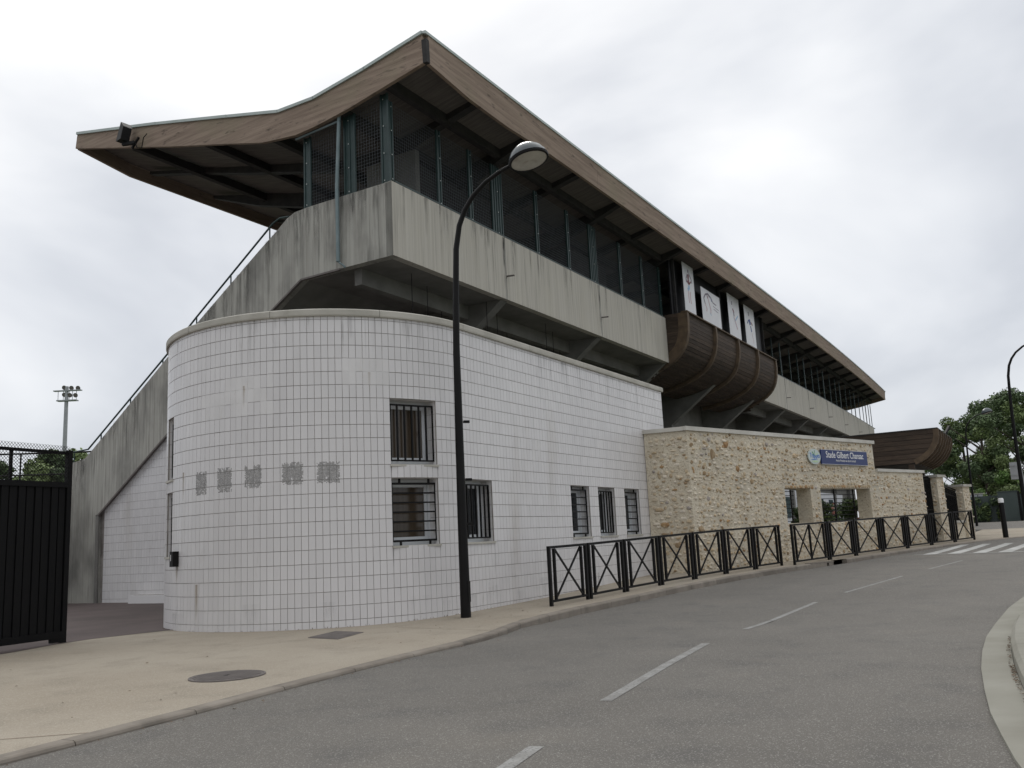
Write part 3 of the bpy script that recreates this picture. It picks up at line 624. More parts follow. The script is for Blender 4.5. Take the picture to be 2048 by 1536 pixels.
for k in range(9):
    x = 23.2 + k * 1.55; y = 17.5 + (k % 3) * .5
    MB().tube([(x, y, 10.64), (x, y, 6.9 + (k % 2) * .6)], 0.012, 5).build('hanging_rod', 'blackmatt', gs)
# recessed tiled wall under the stair, planter
mb = MB(); poly = [(24.5, -0.3), (31.25, -0.3), (31.35, 3.36), (27.4, 6.07), (24.5, 8.05)]
mb.prism([(21.41, y, z) for y, z in poly], (0.17, 0, 0)); fixn(mb.build('stair_infill_wall', 'grout', gs))
mb = MB()
def under(y): return interp(y, [20.2, 21.98, 27.4, 31.35, 34], [10.6, 9.85, 6.1, 3.4, 3.4])
y = 24.5
while y < 31.05:
    for k in range(-1, 36):
        z = -0.1 + k * TH; z1 = min(z + TH, under(y + TW / 2))
        if z1 - z > 0.04: mb.obox((21.402, y + TW / 2, (z + z1) / 2), (0.008, 0, 0), (0, TW / 2 - GAP / 2, 0), (0, 0, (z1 - z) / 2 - GAP / 2))
    y += TW
mb.build('infill_tiles', 'tile', gs, kind='stuff')
mb = MB(); mb.box((20.95, 26.3, -0.2), (21.39, 28.95, 0.34))
pl = mb.build('planter', 'tile', gs); MB().box((21.1, 26.4, 0.30), (21.36, 28.85, 0.345)).build('planter_soil', 'grout', pl)
# ground-floor white wall seen through the stone wall openings
fixn(MB().box((33, 18.2, -0.2), (95, 18.5, 4.6)).build('ground_floor_wall', 'whitewall', gs))
for k in range(14):
    x = 35 + k * 4.1; MB().box((x, 18.12, 2.35), (x + 1.5, 18.25, 4.0)).build('ground_floor_window', 'bluegrey', gs)
    if k % 2: MB().box((x + 2.3, 18.0, -.2), (x + 2.8, 18.3, 4.6)).build('ground_floor_pier', 'concrete_in', gs)

# ---- weather streaks (thin stained films with soft edges)
def streak_material(name, col):
    mt = bpy.data.materials.new(name); mt.use_nodes = True; t = mt.node_tree; n = t.nodes; l = t.links; b = n['Principled BSDF']; b.inputs['Base Color'].default_value = (*col, 1); b.inputs['Roughness'].default_value = .9
    at = n.new('ShaderNodeAttribute'); at.attribute_name = 'fade'; tcn = n.new('ShaderNodeTexCoord'); mp = n.new('ShaderNodeMapping'); mp.inputs['Scale'].default_value = (1, 1, .12); l.new(tcn.outputs['Object'], mp.inputs[0])
    q = n.new('ShaderNodeTexNoise'); q.inputs['Scale'].default_value = 16; q.inputs['Detail'].default_value = 5; l.new(mp.outputs[0], q.inputs['Vector'])
    r = n.new('ShaderNodeMapRange'); r.inputs[1].default_value = .35; r.inputs[2].default_value = .65; l.new(q.outputs[0], r.inputs[0])
    m_ = n.new('ShaderNodeMath'); m_.operation = 'MULTIPLY'; l.new(at.outputs['Fac'], m_.inputs[0]); l.new(r.outputs[0], m_.inputs[1]); l.new(m_.outputs[0], b.inputs['Alpha']); return mt
MT['streak'] = streak_material('dark_weather_streak', (0.045, 0.043, 0.038)); MT['streakrust'] = streak_material('brown_weather_streak', (0.30, 0.22, 0.12))
def streaks(name, items, parent, mat='streak'):
    # items: (fn(u, z) -> point, u, ztop, length, width, strength)
    mb = MB(); fade = []
    for fn, u, z, ln, wd, st in items:
        n0 = len(mb.v); K = 6; prof = [(-1, 0), (-.45, 1), (.45, 1), (1, 0)]
        for k in range(K + 1):
            f = k / K; w_ = wd * (1 - .35 * f) * .5
            for a, e in prof: mb.v.append(tuple(fn(u + a * w_, z - ln * f))); fade.append(st * e * (1 - f) ** .8 * (0.0 if k == K else 1))
        for k in range(K):
            for j in range(3): a = n0 + k * 4 + j; mb.f.append((a, a + 1, a + 5, a + 4)); mb.mi.append(0)
    o = mb.build(name, mat, parent, kind='stuff'); at = o.data.attributes.new('fade', 'FLOAT', 'POINT')
    if len(at.data) == len(fade): at.data.foreach_set('value', fade)
    return o
def ewtop(y): return interp(y, [p[0] for p in EW[1:13]], [p[1] for p in EW[1:13]])
rs = random.Random(11)
streaks('weather_streaks', [((lambda u, z: Vector((21.295, u, z))), y_, ewtop(y_) - .01, rs.uniform(.5, 2.3) * (1.2 if y_ > 22 else .9), rs.uniform(.10, .45), rs.uniform(.10, .42)) for y_ in [rs.uniform(16.95, 33.0) for _ in range(95)]], gs)
streaks('weather_streaks', [((lambda u, z: Vector((u, 16.742 + bend(u), z))), x_, 13.12, rs.uniform(.3, 2.2), rs.uniform(.05, .3), rs.uniform(.15, .5)) for x_ in [rs.uniform(21.5, 44.5) for _ in range(60)] + [rs.uniform(63.5, 112) for _ in range(60)]] +
        [((lambda u, z: Vector((u, 16.740 + bend(u), z))), j_ - .12, 13.1, 2.35, .22, .95) for j_ in JX[1:-1] if not 43 < j_ < 61], gs)
def tilept(u, z):
    P, Nn, T = wp(u); P = P + Nn * .0165; return Vector((P.x, P.y, z))
streaks('grime_streaks', [(tilept, s_, 6.70, rs.uniform(.3, 1.5), rs.uniform(.04, .16), rs.uniform(.10, .32)) for s_ in [rs.uniform(.3, 22) for _ in range(55)]] +
        [(tilept, s_, z_, rs.uniform(.25, .8), .05, rs.uniform(.3, .6)) for (a_, b2_, z_, d_, k_) in OPEN for s_ in (a_ - .0, b2_ + .0)] +
        [(tilept, rs.uniform(.5, 21), rs.uniform(.35, .7), .45, rs.uniform(.15, .6), rs.uniform(.04, .13)) for _ in range(40)], pav)
streaks('rust_streaks', [(tilept, 19.72, 1.0, 1.0, .16, .55), (tilept, 18.4, 5.25, .5, .06, .6), (tilept, 18.62, 5.2, .35, .04, .5), (tilept, 20.35, 3.5, .7, .07, .8), (tilept, 20.62, 1.4, .9, .08, .6), (tilept, 15.6, 5.45, .5, .08, .4)], pav, 'streakrust')
# ---- roof
PT = [(15.13, 17.58), (17.5, 17.13), (19.75, 16.80), (21.42, 16.82), (24, 17.42), (28, 18.33), (33.12, 19.41)]
PB = [(15.08, 16.52), (18.2, 15.93), (19.6, 15.74), (20.6, 15.68), (22.2, 15.86), (24.2, 16.38), (26.9, 17.05), (30, 17.88), (33.22, 18.74)]
def ztop(y): return interp(y, [p[0] for p in PT], [p[1] for p in PT])
def zbot(y): return interp(y, [p[0] for p in PB], [p[1] for p in PB])
XR0, XR1 = 21.12, 117.0
def fieldY(x): return 33.12 + 0.72 * min(1, max(0, (x - 21.12) / 3.0))
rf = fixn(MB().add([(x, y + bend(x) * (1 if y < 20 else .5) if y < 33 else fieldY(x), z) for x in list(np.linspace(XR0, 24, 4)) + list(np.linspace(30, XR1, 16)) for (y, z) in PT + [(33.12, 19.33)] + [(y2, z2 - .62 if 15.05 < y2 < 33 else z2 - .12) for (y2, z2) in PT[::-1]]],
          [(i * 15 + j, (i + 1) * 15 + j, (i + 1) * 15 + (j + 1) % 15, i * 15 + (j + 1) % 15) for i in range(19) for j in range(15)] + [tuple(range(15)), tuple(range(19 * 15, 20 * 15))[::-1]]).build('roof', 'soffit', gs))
# roof deck cover in zinc
mb = MB(); vs = []; xs = list(np.linspace(XR0, 24, 4)) + list(np.linspace(30, XR1, 16))
for x in xs:
    for (y, z) in PT: vs.append((x, (y + bend(x) * (1 if y < 20 else .5)) if y < 33 else fieldY(x), z + 0.006))
k = len(PT); mb.add(vs, [(i * k + j, i * k + j + 1, (i + 1) * k + j + 1, (i + 1) * k + j) for i in range(len(xs) - 1) for j in range(k - 1)]).build('zinc_deck', 'zinc', rf)
# verge boards (near and far)
def board(x, th, name='verge_board'):
    b_ = bend(x); poly = [(y + b_ * (1 if y < 20 else .5), z - 0.02) for y, z in PT] + [(y + b_ * (1 if y < 20 else .5), z) for y, z in PB[::-1]]
    return fixn(MB().prism([(x, y, z) for y, z in poly], (th, 0, 0)).build(name, 'glulam', rf, smooth=False))
board(XR0 - 0.14, 0.14); board(XR1, 0.14)
# eave fascia boards in lengths
ex = [XR0 + 0.0, 33.5, 46.5, 60, 74, 88, 102, XR1]
for a, b in zip(ex[:-1], ex[1:]):
    n = 5; vs = []
    for q in range(n + 1):
        x = lerp(a + 0.006, b - 0.006, q / n); y = 15.13 + bend(x); y2 = y + interp(x, [21, 25, 30], [-.03, .12, .12]); dz = interp(x, [21, 23.8, 26.0, 29], [0, -0.16, -0.14, 0])
        vs += [(x, y - 0.13, 17.53), (x, y2 - 0.13, 16.5 + dz), (x, y2 - 0.003, 16.5 + dz), (x, y - 0.003, 17.53)]
    fixn(MB().add(vs, [(4 * q + j, 4 * (q + 1) + j, 4 * (q + 1) + (j + 1) % 4, 4 * q + (j + 1) % 4) for q in range(n) for j in range(4)] + [(0, 1, 2, 3), (4 * n + 3, 4 * n + 2, 4 * n + 1, 4 * n)]).build('eave_fascia', 'glulam', rf))
# field-side fascia
vs = []
for q in range(21):
    x = XR0 + (3.0 * q / 4 if q <= 4 else lerp(3, XR1 - XR0, (q - 4) / 16)); y = fieldY(x); vs += [(x, y + .12, 19.4), (x, y + .16, 18.74), (x, y + .02, 18.74), (x, y + .004, 19.4)]
fixn(MB().add(vs, [(4 * q + j, 4 * (q + 1) + j, 4 * (q + 1) + (j + 1) % 4, 4 * q + (j + 1) % 4) for q in range(20) for j in range(4)] + [(0, 1, 2, 3), (83, 82, 81, 80)]).build('field_fascia', 'glulam', rf))
# zinc cap strips
mb = MB()
for (p, q) in zip(PT[:-1], PT[1:]): mb.obox(((XR0 - .17 + .02), (p[0] + q[0]) / 2, (p[1] + q[1]) / 2 - 0.03), (0.05, 0, 0), (0, (q[0] - p[0]) / 2 + .01, (q[1] - p[1]) / 2), (0, 0, 0.055))
mb.build('verge_flashing', 'zinc', rf)
vs = []
for q in range(25):
    x = lerp(XR0 - .17, XR1 + .17, q / 24); y = 15.13 + bend(x); vs += [(x, y - .16, 17.575), (x, y - .16, 17.48), (x, y - .12, 17.48), (x, y + .2, 17.60)]
fixn(MB().add(vs, [(4 * q + j, 4 * (q + 1) + j, 4 * (q + 1) + (j + 1) % 4, 4 * q + (j + 1) % 4) for q in range(24) for j in range(4)] + [(0, 1, 2, 3), (99, 98, 97, 96)]).build('eave_flashing', 'zinc', rf))
# corner strap
MB().prism([(XR0 - .16, 14.97, 17.30), (XR0 - .16, 15.15, 17.30), (XR0 - .16, 15.11, 16.5), (XR0 - .16, 14.95, 16.5)], (0.16, 0, 0)).build('corner_strap', 'rafter', rf)
# rafters
for i, x in enumerate(JX[1:-1] + [24.6, 32.4, 40.8, 49.2, 57.6, 66, 74.1, 82.2, 90.4, 99.1, 107.8]):
    b_ = bend(x); main = i < len(JX) - 2
    pb = PB[1:] if main else PB[1:]
    top_ = [(y + b_ * (1 if y < 20 else .5), z - 0.60) for y, z in PT]; top_[0] = (15.3 + b_, ztop(15.3) - 0.6); top_[-1] = (33.0, 18.85)
    dz = 0.0 if main else 0.12
    bot = [(15.3 + b_, 16.75)] + [(y + b_ * (1 if y < 20 else .5), z - (0.25 if (main and 17 < y < 31) else 0) + dz * (0 if y > 31 else 1)) for y, z in PB[1:-1]] + [(33.0, 18.72)]
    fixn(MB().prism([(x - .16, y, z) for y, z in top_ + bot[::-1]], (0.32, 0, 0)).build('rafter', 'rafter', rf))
for y in (16.78, 18.9, 22.0, 25.5, 29.5):
    vs = []
    for q in range(21):
        x = lerp(XR0, XR1, q / 20); y2 = y + bend(x) * (1 if y < 20 else .5); vs += [(x, y2 - .12, ztop(y) - .6), (x, y2 + .12, ztop(y) - .6), (x, y2 + .12, ztop(y) - .95), (x, y2 - .12, ztop(y) - .95)]
    fixn(MB().add(vs, [(4 * q + j, 4 * (q + 1) + j, 4 * (q + 1) + (j + 1) % 4, 4 * q + (j + 1) % 4) for q in range(20) for j in range(4)] + [(0, 1, 2, 3), (83, 82, 81, 80)]).build('purlin', 'rafter', rf))
for x, y in ((46.4, 15.35), (48.0, 15.2)):
    MB().tube([(x, y + .25, 17.4), (x, y + .25, 17.83)], 0.06, 8).build('roof_vent', 'metalgrey', rf); 
MB().lathe([(0.0, 0.2), (0.09, 0.18), (0.12, 0.08), (0.1, 0)], (48.0, 15.45, 17.78), 12).build('vent_cowl', 'iron', rf)
# ---- glazing posts and wire mesh
def ctop(y): return ztop(y) - 0.95 if y > 16.5 else 16.3
posts = [21.42]
for a, b in zip(JX[:-1], JX[1:]):
    if 44 < a < 61: continue
    L_ = b - a; posts += [a + L_ * f for f in (0.405, 0.69, 1.0)] if a < 22 else [a + L_ * f for f in (1 / 3, 2 / 3, 1.0)]
posts = [p for p in posts if p < XE - .3] + [46.3, 63.0, 65.0]
def steel_post(x, y, z0, z1, w=0.07, dirv=(1, 0, 0), nb=2, sp=0.13, bolts=True):
    dv = Vector(dirv); sd = Vector((dv.y, -dv.x, 0)); mb = MB()
    for i in range(nb):
        c = Vector((x, y, 0)) + dv * (i - (nb - 1) / 2) * sp
        mb.obox(c + Vector((0, 0, (z0 + z1) / 2)), dv * 0.03, sd * 0.035, (0, 0, (z1 - z0) / 2))
    mb.obox(Vector((x, y, (z0 + z1) / 2)) - sd * 0.0 , dv * (0.5 * (nb - 1) * sp + .01), sd * 0.008, (0, 0, (z1 - z0) / 2 - .01))
    p = mb.build('screen_post', 'green', gs)
    if bolts:
        mb = MB()
        for k in range(4):
            zz = lerp(z0 + .12, z1 - .2, k / 3)
            for s_ in (-1, 1): mb.obox(Vector((x, y, zz)) + sd * s_ * 0.042 + dv * 0.02, dv * 0.016, sd * 0.008, (0, 0, 0.016))
        mb.build('bolts', 'bolt', p)
    return p
for x in posts:
    y = 16.85 + bend(x); near = x < 47
    joint = min(abs(x - j) for j in JX) < 0.2
    steel_post(x - (0.3 if joint and x > 22 else 0), y, 13.13, 15.95, nb=(5 if joint and 22 < x < 40 else 2) if near else (2 if joint else 1), sp=0.17 if near else .12, bolts=near)
MB().bar((21.5, 16.80, 13.17), (44.8, 16.80, 13.17), 0.10, 0.06).build('sill_angle', 'green', gs)
vs = []
fixn(MB().add([(x, 16.80 + bend(x) + d_, 13.14 + e_) for x in np.linspace(63.2, XE - .2, 12) for d_, e_ in ((-.05, 0), (.05, 0), (.05, .06), (-.05, .06))], [(4 * q + j, 4 * (q + 1) + j, 4 * (q + 1) + (j + 1) % 4, 4 * q + (j + 1) % 4) for q in range(11) for j in range(4)] + [(0, 1, 2, 3), (47, 46, 45, 44)]).build('sill_angle', 'green', gs))
steel_post(21.40, 20.45, 13.11, 15.70, dirv=(0, 1, 0), nb=2, sp=0.26)
steel_post(21.40, 18.55, 13.12, 15.95, dirv=(0, 1, 0), nb=3, sp=0.22)
steel_post(21.40, 17.05, 13.12, 16.25, dirv=(0, 1, 0), nb=2, sp=0.24)
mb = MB(); wr = 0.0036; ms = 0.115
def wires(mb, p0, p1, z0, zt, along_n):
    p0 = Vector(p0); p1 = Vector(p1); d = p1 - p0; n = int(d.length / ms); u = d.normalized(); sd = Vector((u.y, -u.x, 0))
    for k in range(1, n):
        c = p0 + u * k * ms; z1 = zt(c); mb.obox(c + Vector((0, 0, (z0 + z1) / 2)), u * wr, sd * wr, (0, 0, (z1 - z0) / 2))
    nz = int((zt(p0) - z0) / ms) + 3
    for k in range(1, nz):
        z = z0 + k * ms; z_ok0 = zt(p0) > z; z_ok1 = zt(p1) > z
        if z_ok0 or z_ok1: mb.obox((p0 + p1) / 2 + Vector((0, 0, z)), u * d.length / 2, sd * wr, (0, 0, wr))
wires(mb, (21.42, 17.15, 0), (21.42, 18.4, 0), 13.12, lambda c: zbot(c.y) + .1, 0)
wires(mb, (21.42, 18.7, 0), (21.42, 20.35, 0), 13.12, lambda c: zbot(c.y) + .1, 0)
mb.build('wire_mesh', 'wire', gs, kind='stuff')
mb = MB(); nearp = sorted([p for p in posts if p < 45])
for a, b in zip(nearp[:-1], nearp[1:]): wires(mb, (a, 16.9, 0), (b, 16.9, 0), 13.15, lambda c: 15.95, 0)
mb.build('wire_mesh', 'wire', gs, kind='stuff')
# interior partitions of the upper walkway
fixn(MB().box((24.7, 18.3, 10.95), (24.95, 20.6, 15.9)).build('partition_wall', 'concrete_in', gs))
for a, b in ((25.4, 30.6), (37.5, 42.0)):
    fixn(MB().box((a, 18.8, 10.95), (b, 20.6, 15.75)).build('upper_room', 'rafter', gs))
# ---- hull-shaped timber bay
def hullprof(z): pass
HP = [(15.66, 13.30), (15.64, 12.7), (15.70, 12.1), (15.84, 11.6), (16.10, 11.18), (16.48, 10.84), (17.0, 10.56), (17.7, 10.28), (18.6, 10.05), (19.6, 9.92)]
def hullat(t):    # t 0..1 arclength
    pts = [Vector((0, y, z)) for y, z in HP]; ls = [0]
    for p, q in zip(pts[:-1], pts[1:]): ls.append(ls[-1] + (q - p).length)
    d = t * ls[-1]; i = max(0, min(len(pts) - 2, int(np.searchsorted(ls, d)) - 1)); f = (d - ls[i]) / (ls[i + 1] - ls[i]); return pts[i].lerp(pts[i + 1], f)
X0, X1 = 44.95, 63.1
NPL = 27
ribx = [X0 + 0.12, 49.6, 54.0, 58.3, X1 - 0.12]
for (a, b) in zip(ribx[:-1], ribx[1:]):
    for k in range(NPL):
        t0 = k / NPL; t1 = (k + 1) / NPL - 0.0035; p = hullat(t0); q = hullat(t1); dv = (q - p).normalized(); nn = Vector((0, dv.z, -dv.y))
        off = nn * 0.03 if True else nn
        mb = MB(); o_ = nn * random.uniform(0, 0.008)
        p0, p1, q0, q1 = p + o_ + nn * 0.012, p - nn * .03, q + o_, q - nn * .03
        vs = [(x, v.y, v.z) for x in (a + .004, b - .004) for v in (p1, p0, q0, q1)]
        fixn(mb.add(vs, [(0, 1, 2, 3), (7, 6, 5, 4), (0, 4, 5, 1), (1, 5, 6, 2), (2, 6, 7, 3), (3, 7, 4, 0)]).build('hull_plank', 'hull', gs))
for x in ribx:
    endr = x in (ribx[0], ribx[-1]); wd = 0.15 if endr else 0.11; vs = []; K = 26
    for k in range(K + 1):
        p = hullat(k / K); q = hullat(min(1, k / K + .01)); r_ = hullat(max(0, k / K - .01)); dv = (q - r_).normalized(); nn = Vector((0, dv.z, -dv.y))
        o0 = p + nn * (0.13 if endr else 0.20); i0 = p - nn * (0.42 if endr else 0.0)
        vs += [(x - wd, o0.y, o0.z), (x + wd, o0.y, o0.z), (x + wd, i0.y, i0.z), (x - wd, i0.y, i0.z)]
    fixn(MB().add(vs, [(4 * q + j, 4 * (q + 1) + j, 4 * (q + 1) + (j + 1) % 4, 4 * q + (j + 1) % 4) for q in range(K) for j in range(4)] + [(0, 1, 2, 3), (4 * K + 3, 4 * K + 2, 4 * K + 1, 4 * K)]).build('hull_rib', 'hull_rib', gs))
# hull end boards (horizontal planks filling the side)
for xs_ in (X0 - .02, X1 - .02):
    z = 13.3
    while z > 10.0:
        z1 = z - 0.2
        yf = interp(-(z + z1) / 2, [-13.3, -12.7, -12.1, -11.6, -11.13, -10.75, -10.42, -10.12], [15.66, 15.64, 15.70, 15.84, 16.08, 16.45, 17.0, 17.7])
        fixn(MB().box((xs_, yf, z1 + .012), (xs_ + .05, 19.5, z)).build('end_plank', 'hull', gs)); z = z1
fixn(MB().box((X0 - .05, 15.50, 13.30), (X1 + .05, 15.86, 13.37)).build('hull_cap', 'hull_rib', gs))
fixn(MB().box((X0, 16.35, 13.3), (X1, 16.45, 16.6)).build('bay_glazing', 'bayglass', gs))
fixn(MB().box((X0, 15.8, 13.28), (X1, 16.5, 13.32)).build('bay_floor', 'rafter', gs))
for x in (45.3, 48.35, 53.2, 57.0, 60.6, 62.8): fixn(MB().box((x, 16.2, 13.32), (x + .09, 16.34, 16.5)).build('bay_mullion', 'rafter', gs))

# posters ------------------------------------------------------------------
def polyline(mb, pts, wd, mi, y):
    for p, q in zip(pts[:-1], pts[1:]): mb.bar((p[0], y, p[1]), (q[0], y, q[1]), 0.004, wd, side=(0, 1, 0), mi=mi)
def poster(x0, x1, z0, z1, label, draw):
    t = thing('poster', ((x0 + x1) / 2, 16.0, z0), label, 'poster', 'sports posters above the timber bay')
    MB().box((x0, 15.985, z0), (x1, 16.005, z1)).build('panel', 'posterw', t)
    mb = MB(); W_ = x1 - x0; H_ = z1 - z0
    for mi, wd, pts in draw: polyline(mb, [(x0 + u * W_, z0 + v * H_) for u, v in pts], wd, mi, 15.981 - .0005 * mi)
    mb.build('printed_drawing', ['inkred', 'inkblue', 'inkcyan', 'inkgrey', 'inkpink'], t)
poster(46.1, 47.85, 13.62, 16.5, 'tall white poster leftmost above the timber bay, athlete in red top and pale blue shorts', [
    (3, .16, [(.50, .90), (.50, .84)]), (0, .22, [(.50, .80), (.46, .70), (.5, .62)]), (3, .09, [(.55, .83), (.75, .74), (.80, .66)]), (3, .09, [(.42, .80), (.28, .70), (.30, .62)]),
    (0, .10, [(.3, .66), (.5, .60), (.7, .68)]), (2, .26, [(.48, .58), (.50, .50)]), (2, .16, [(.38, .52), (.42, .46)]), (4, .09, [(.42, .46), (.40, .34), (.42, .22)]), (4, .09, [(.58, .46), (.56, .34), (.60, .22)])])
poster(49.0, 52.43, 13.62, 15.72, 'wide white poster with a sketch of a leaping runner above the timber bay', [
    (3, .10, [(.18, .55), (.12, .70), (.22, .84), (.36, .90), (.44, .82)]), (3, .06, [(.36, .90), (.50, .84), (.60, .72), (.78, .70)]), (1, .12, [(.50, .84), (.56, .74)]), (0, .10, [(.30, .86), (.34, .76)]),
    (4, .08, [(.18, .55), (.26, .42), (.22, .36)]), (4, .10, [(.34, .78), (.40, .62), (.46, .46), (.44, .36)]), (3, .03, [(.6, .62), (.9, .58)]), (3, .03, [(.62, .54), (.86, .50)]), (2, .05, [(.42, .36), (.46, .30)])])
poster(54.1, 56.5, 13.52, 16.45, 'tall white poster third from the left above the bay, slanting figure', [
    (3, .12, [(.34, .86), (.36, .78)]), (0, .16, [(.40, .70), (.50, .62)]), (3, .16, [(.46, .64), (.48, .54)]), (4, .13, [(.46, .52), (.60, .38), (.70, .28)]), (2, .10, [(.56, .46), (.82, .60)]), (2, .08, [(.44, .52), (.66, .30)])])
poster(57.65, 59.95, 13.52, 16.42, 'tall white poster rightmost above the bay, figure in dark blue', [
    (3, .14, [(.42, .88), (.44, .78)]), (1, .34, [(.46, .70), (.52, .58)]), (1, .12, [(.38, .68), (.24, .58)]), (0, .12, [(.60, .66), (.74, .60)]), (1, .18, [(.54, .56), (.60, .42)]), (4, .05, [(.62, .40), (.70, .26), (.72, .16)])])

# floodlight on verge -------------------------------------------------------
t = thing('floodlight', (20.75, 29.2, 17.8), 'black floodlight clamped to the left tip of the roof edge', 'floodlight')
c = Vector((20.62, 29.45, 18.18)); ax = Vector((0, -0.35, 0.94)).normalized(); ay = Vector((0.3, 0.89, 0.33)).normalized(); az = ax.cross(ay).normalized(); ay = az.cross(ax)
mb = MB(); mb.add([c + ax * u * .40 + az * v * .21 + ay * w_ for u, v, w_ in ((-1, -1, .10), (1, -1, .10), (1, 1, .10), (-1, 1, .10), (-.7, -.8, -.28), (.6, -.8, -.22), (.6, .8, -.22), (-.7, .8, -.28))], [(0, 1, 2, 3), (7, 6, 5, 4), (0, 4, 5, 1), (1, 5, 6, 2), (2, 6, 7, 3), (3, 7, 4, 0)])
fixn(mb.build('lamp_housing', 'black', t)); MB().obox(c + ay * 0.115, ax * 0.35, az * .17, ay * 0.012).build('lens', 'metalgrey', t)
mb = MB(); mb.bar(c - ax * .45 - ay * .1, (20.8, 29.05, 17.75), 0.12, 0.12); mb.bar((20.8, 29.2, 17.55), (20.8, 28.8, 17.9), 0.07, 0.07); mb.build('clamp_arm', 'black', t)
MB().tube([(20.79, 29.0, 17.75), (20.79, 28.9, 17.5), (20.79, 28.6, 17.4), (20.79, 28.5, 17.8), (20.79, 28.3, 17.9)], 0.02, 6).build('cable', 'black', t)

# ================================================================== STONE WALL
SA_ = Vector((28.75, 10.31, 0)); SD = Vector((0.95565, -0.29451, 0)); SN = Vector((-0.29451, -0.95565, 0))
sw = thing('stone_wall', (28.75, 10.31, 0.2), 'beige rubble stone wall with pale coping carrying the blue sign', 'wall')
L1, L2 = 13.12, 17.75; TH_ = 0.62
def sp(u, z, dep=0): p = SA_ + SD * u - SN * dep; return Vector((p.x, p.y, z))
A0 = Vector((28.52, 11.77, 0)); SD0 = (SA_ - A0).normalized(); L0 = (SA_ - A0).length; SN0 = Vector((SD0.y, -SD0.x, 0)); SN0 = SN0 if SN0.x < 0 else -SN0
def sp0(u, z, dep=0): p = A0 + SD0 * u - SN0 * dep; return Vector((p.x, p.y, z))
SOP = [(5.75, 7.60, 1.75, 3.05), (8.35, 12.45, 1.78, 3.08)]
us = [0, 5.75, 7.6, 8.35, 12.45, L1, L2]; zs = [-0.4, 1.75, 3.07, 3.80, 5.0]
def sopen(u, z): return any(a < u < b and c < z < d for a, b, c, d in SOP)
mb = MB()
for a, b in zip(us[:-1], us[1:]):
    for c, d in zip(zs[:-1], zs[1:]):
        um, zm = (a + b) / 2, (c + d) / 2
        if sopen(um, zm) or (um > L1 and zm > 3.8): continue
        mb.hexa([sp(a, c), sp(b, c), sp(b, c, TH_), sp(a, c, TH_), sp(a, d), sp(b, d), sp(b, d, TH_), sp(a, d, TH_)])
mb.hexa([sp0(0, -.4), sp0(L0, -.4), sp0(L0, -.4, .5), sp0(0, -.4, .5), sp0(0, 5), sp0(L0, 5), sp0(L0, 5, .5), sp0(0, 5, .5)])
fixn(mb.build('mortar_core', 'mortar', sw))
def cop(pts, z0, z1, outp=0.07, inn=0.7, name='coping_slab'):
    for (f, a, b) in pts:
        mb = MB(); mb.hexa([f(a, z0, -outp), f(b, z0, -outp), f(b, z0, inn), f(a, z0, inn), f(a, z1, -outp), f(b, z1, -outp), f(b, z1, inn), f(a, z1, inn)]); fixn(mb.build(name, 'copinglight', sw))
cop([(sp0, -0.03, L0 - 0.03)], 5.0, 5.135, inn=.45); cop([(sp, L1 * k / 6 + (0.005 if k else -.12), L1 * (k + 1) / 6 + (0.10 if k == 5 else -.005)) for k in range(6)], 5.0, 5.14)
cop([(sp, L1 + .11, 14.7), (sp, 14.71, 16.3), (sp, 16.31, L2 + .1)], 3.80, 3.93)
# stones
stones = []
def add_stone(f, u, z, a, b, rot, mi, pro):
    n = 8; r0 = []; r1 = []
    for k in range(n):
        an = 2 * math.pi * k / n + rot; rr = random.uniform(0.72, 1.2)
        # squarish super-ellipse
        cx_, cz_ = math.cos(an), math.sin(an); m_ = 1 / max(abs(cx_), abs(cz_)) ** 0.3
        r0.append((u + a * rr * cx_ * m_, z + b * rr * cz_ * m_)); 
    tip = (u + random.uniform(-.2, .2) * a, z + random.uniform(-.2, .2) * b)
    vs = [f(x, y, 0.004) for x, y in r0] + [f(lerp(x, tip[0], .28), lerp(y, tip[1], .28), -pro * random.uniform(.7, 1.1)) for x, y in r0] + [f(*tip, -pro * 1.15)]
    fs = [(k, (k + 1) % n, n + (k + 1) % n, n + k) for k in range(n)] + [(n + k, n + (k + 1) % n, 2 * n) for k in range(n)]
    stones.append((a * b, u, z, f, vs, fs, mi))
def stone_field(f, u0, u1, z0, z1, ok, edge=False):
    z = z0 + 0.08
    while z < z1 - 0.05:
        hrow = random.uniform(0.09, 0.18); u = u0 + random.uniform(0, 0.15)
        while u < u1 - 0.04:
            wd = random.uniform(0.09, 0.25) * (1.35 if random.random() < .12 else 1); hh = hrow * random.uniform(.55, 1.15)
            uc = u + wd / 2; zc_ = z + random.uniform(-.05, .05)
            if ok(uc, zc_) and random.random() < 0.86:
                r = random.random(); mi = 0 if r < .36 else 1 if r < .46 else 2 if r < .74 else 3 if r < .90 else 4 if r < .93 else 5 if r < .965 else 6
                add_stone(f, uc, zc_, wd * .44, hh * .44, random.uniform(-.5, .5), mi, random.uniform(0.012, 0.055))
            u += wd + random.uniform(0.02, 0.075)
        z += hrow + random.uniform(0.01, 0.03)
def ok1(u, z):
    for a, b, c, d in SOP:
        if a - .06 < u < b + .06 and c - .06 < z < d + .06: return False
    if 8.45 < u < 12.42 and 4.0 < z < 4.66: return False
    return z > g((SA_ + SD * u).x) and (u < L1 - .05 or z < 3.74)
stone_field(sp, 0.06, L2 - .05, 0.3, 4.95, ok1)
stone_field(sp0, 0.08, L0 - .08, 0.25, 4.95, lambda u, z: True)
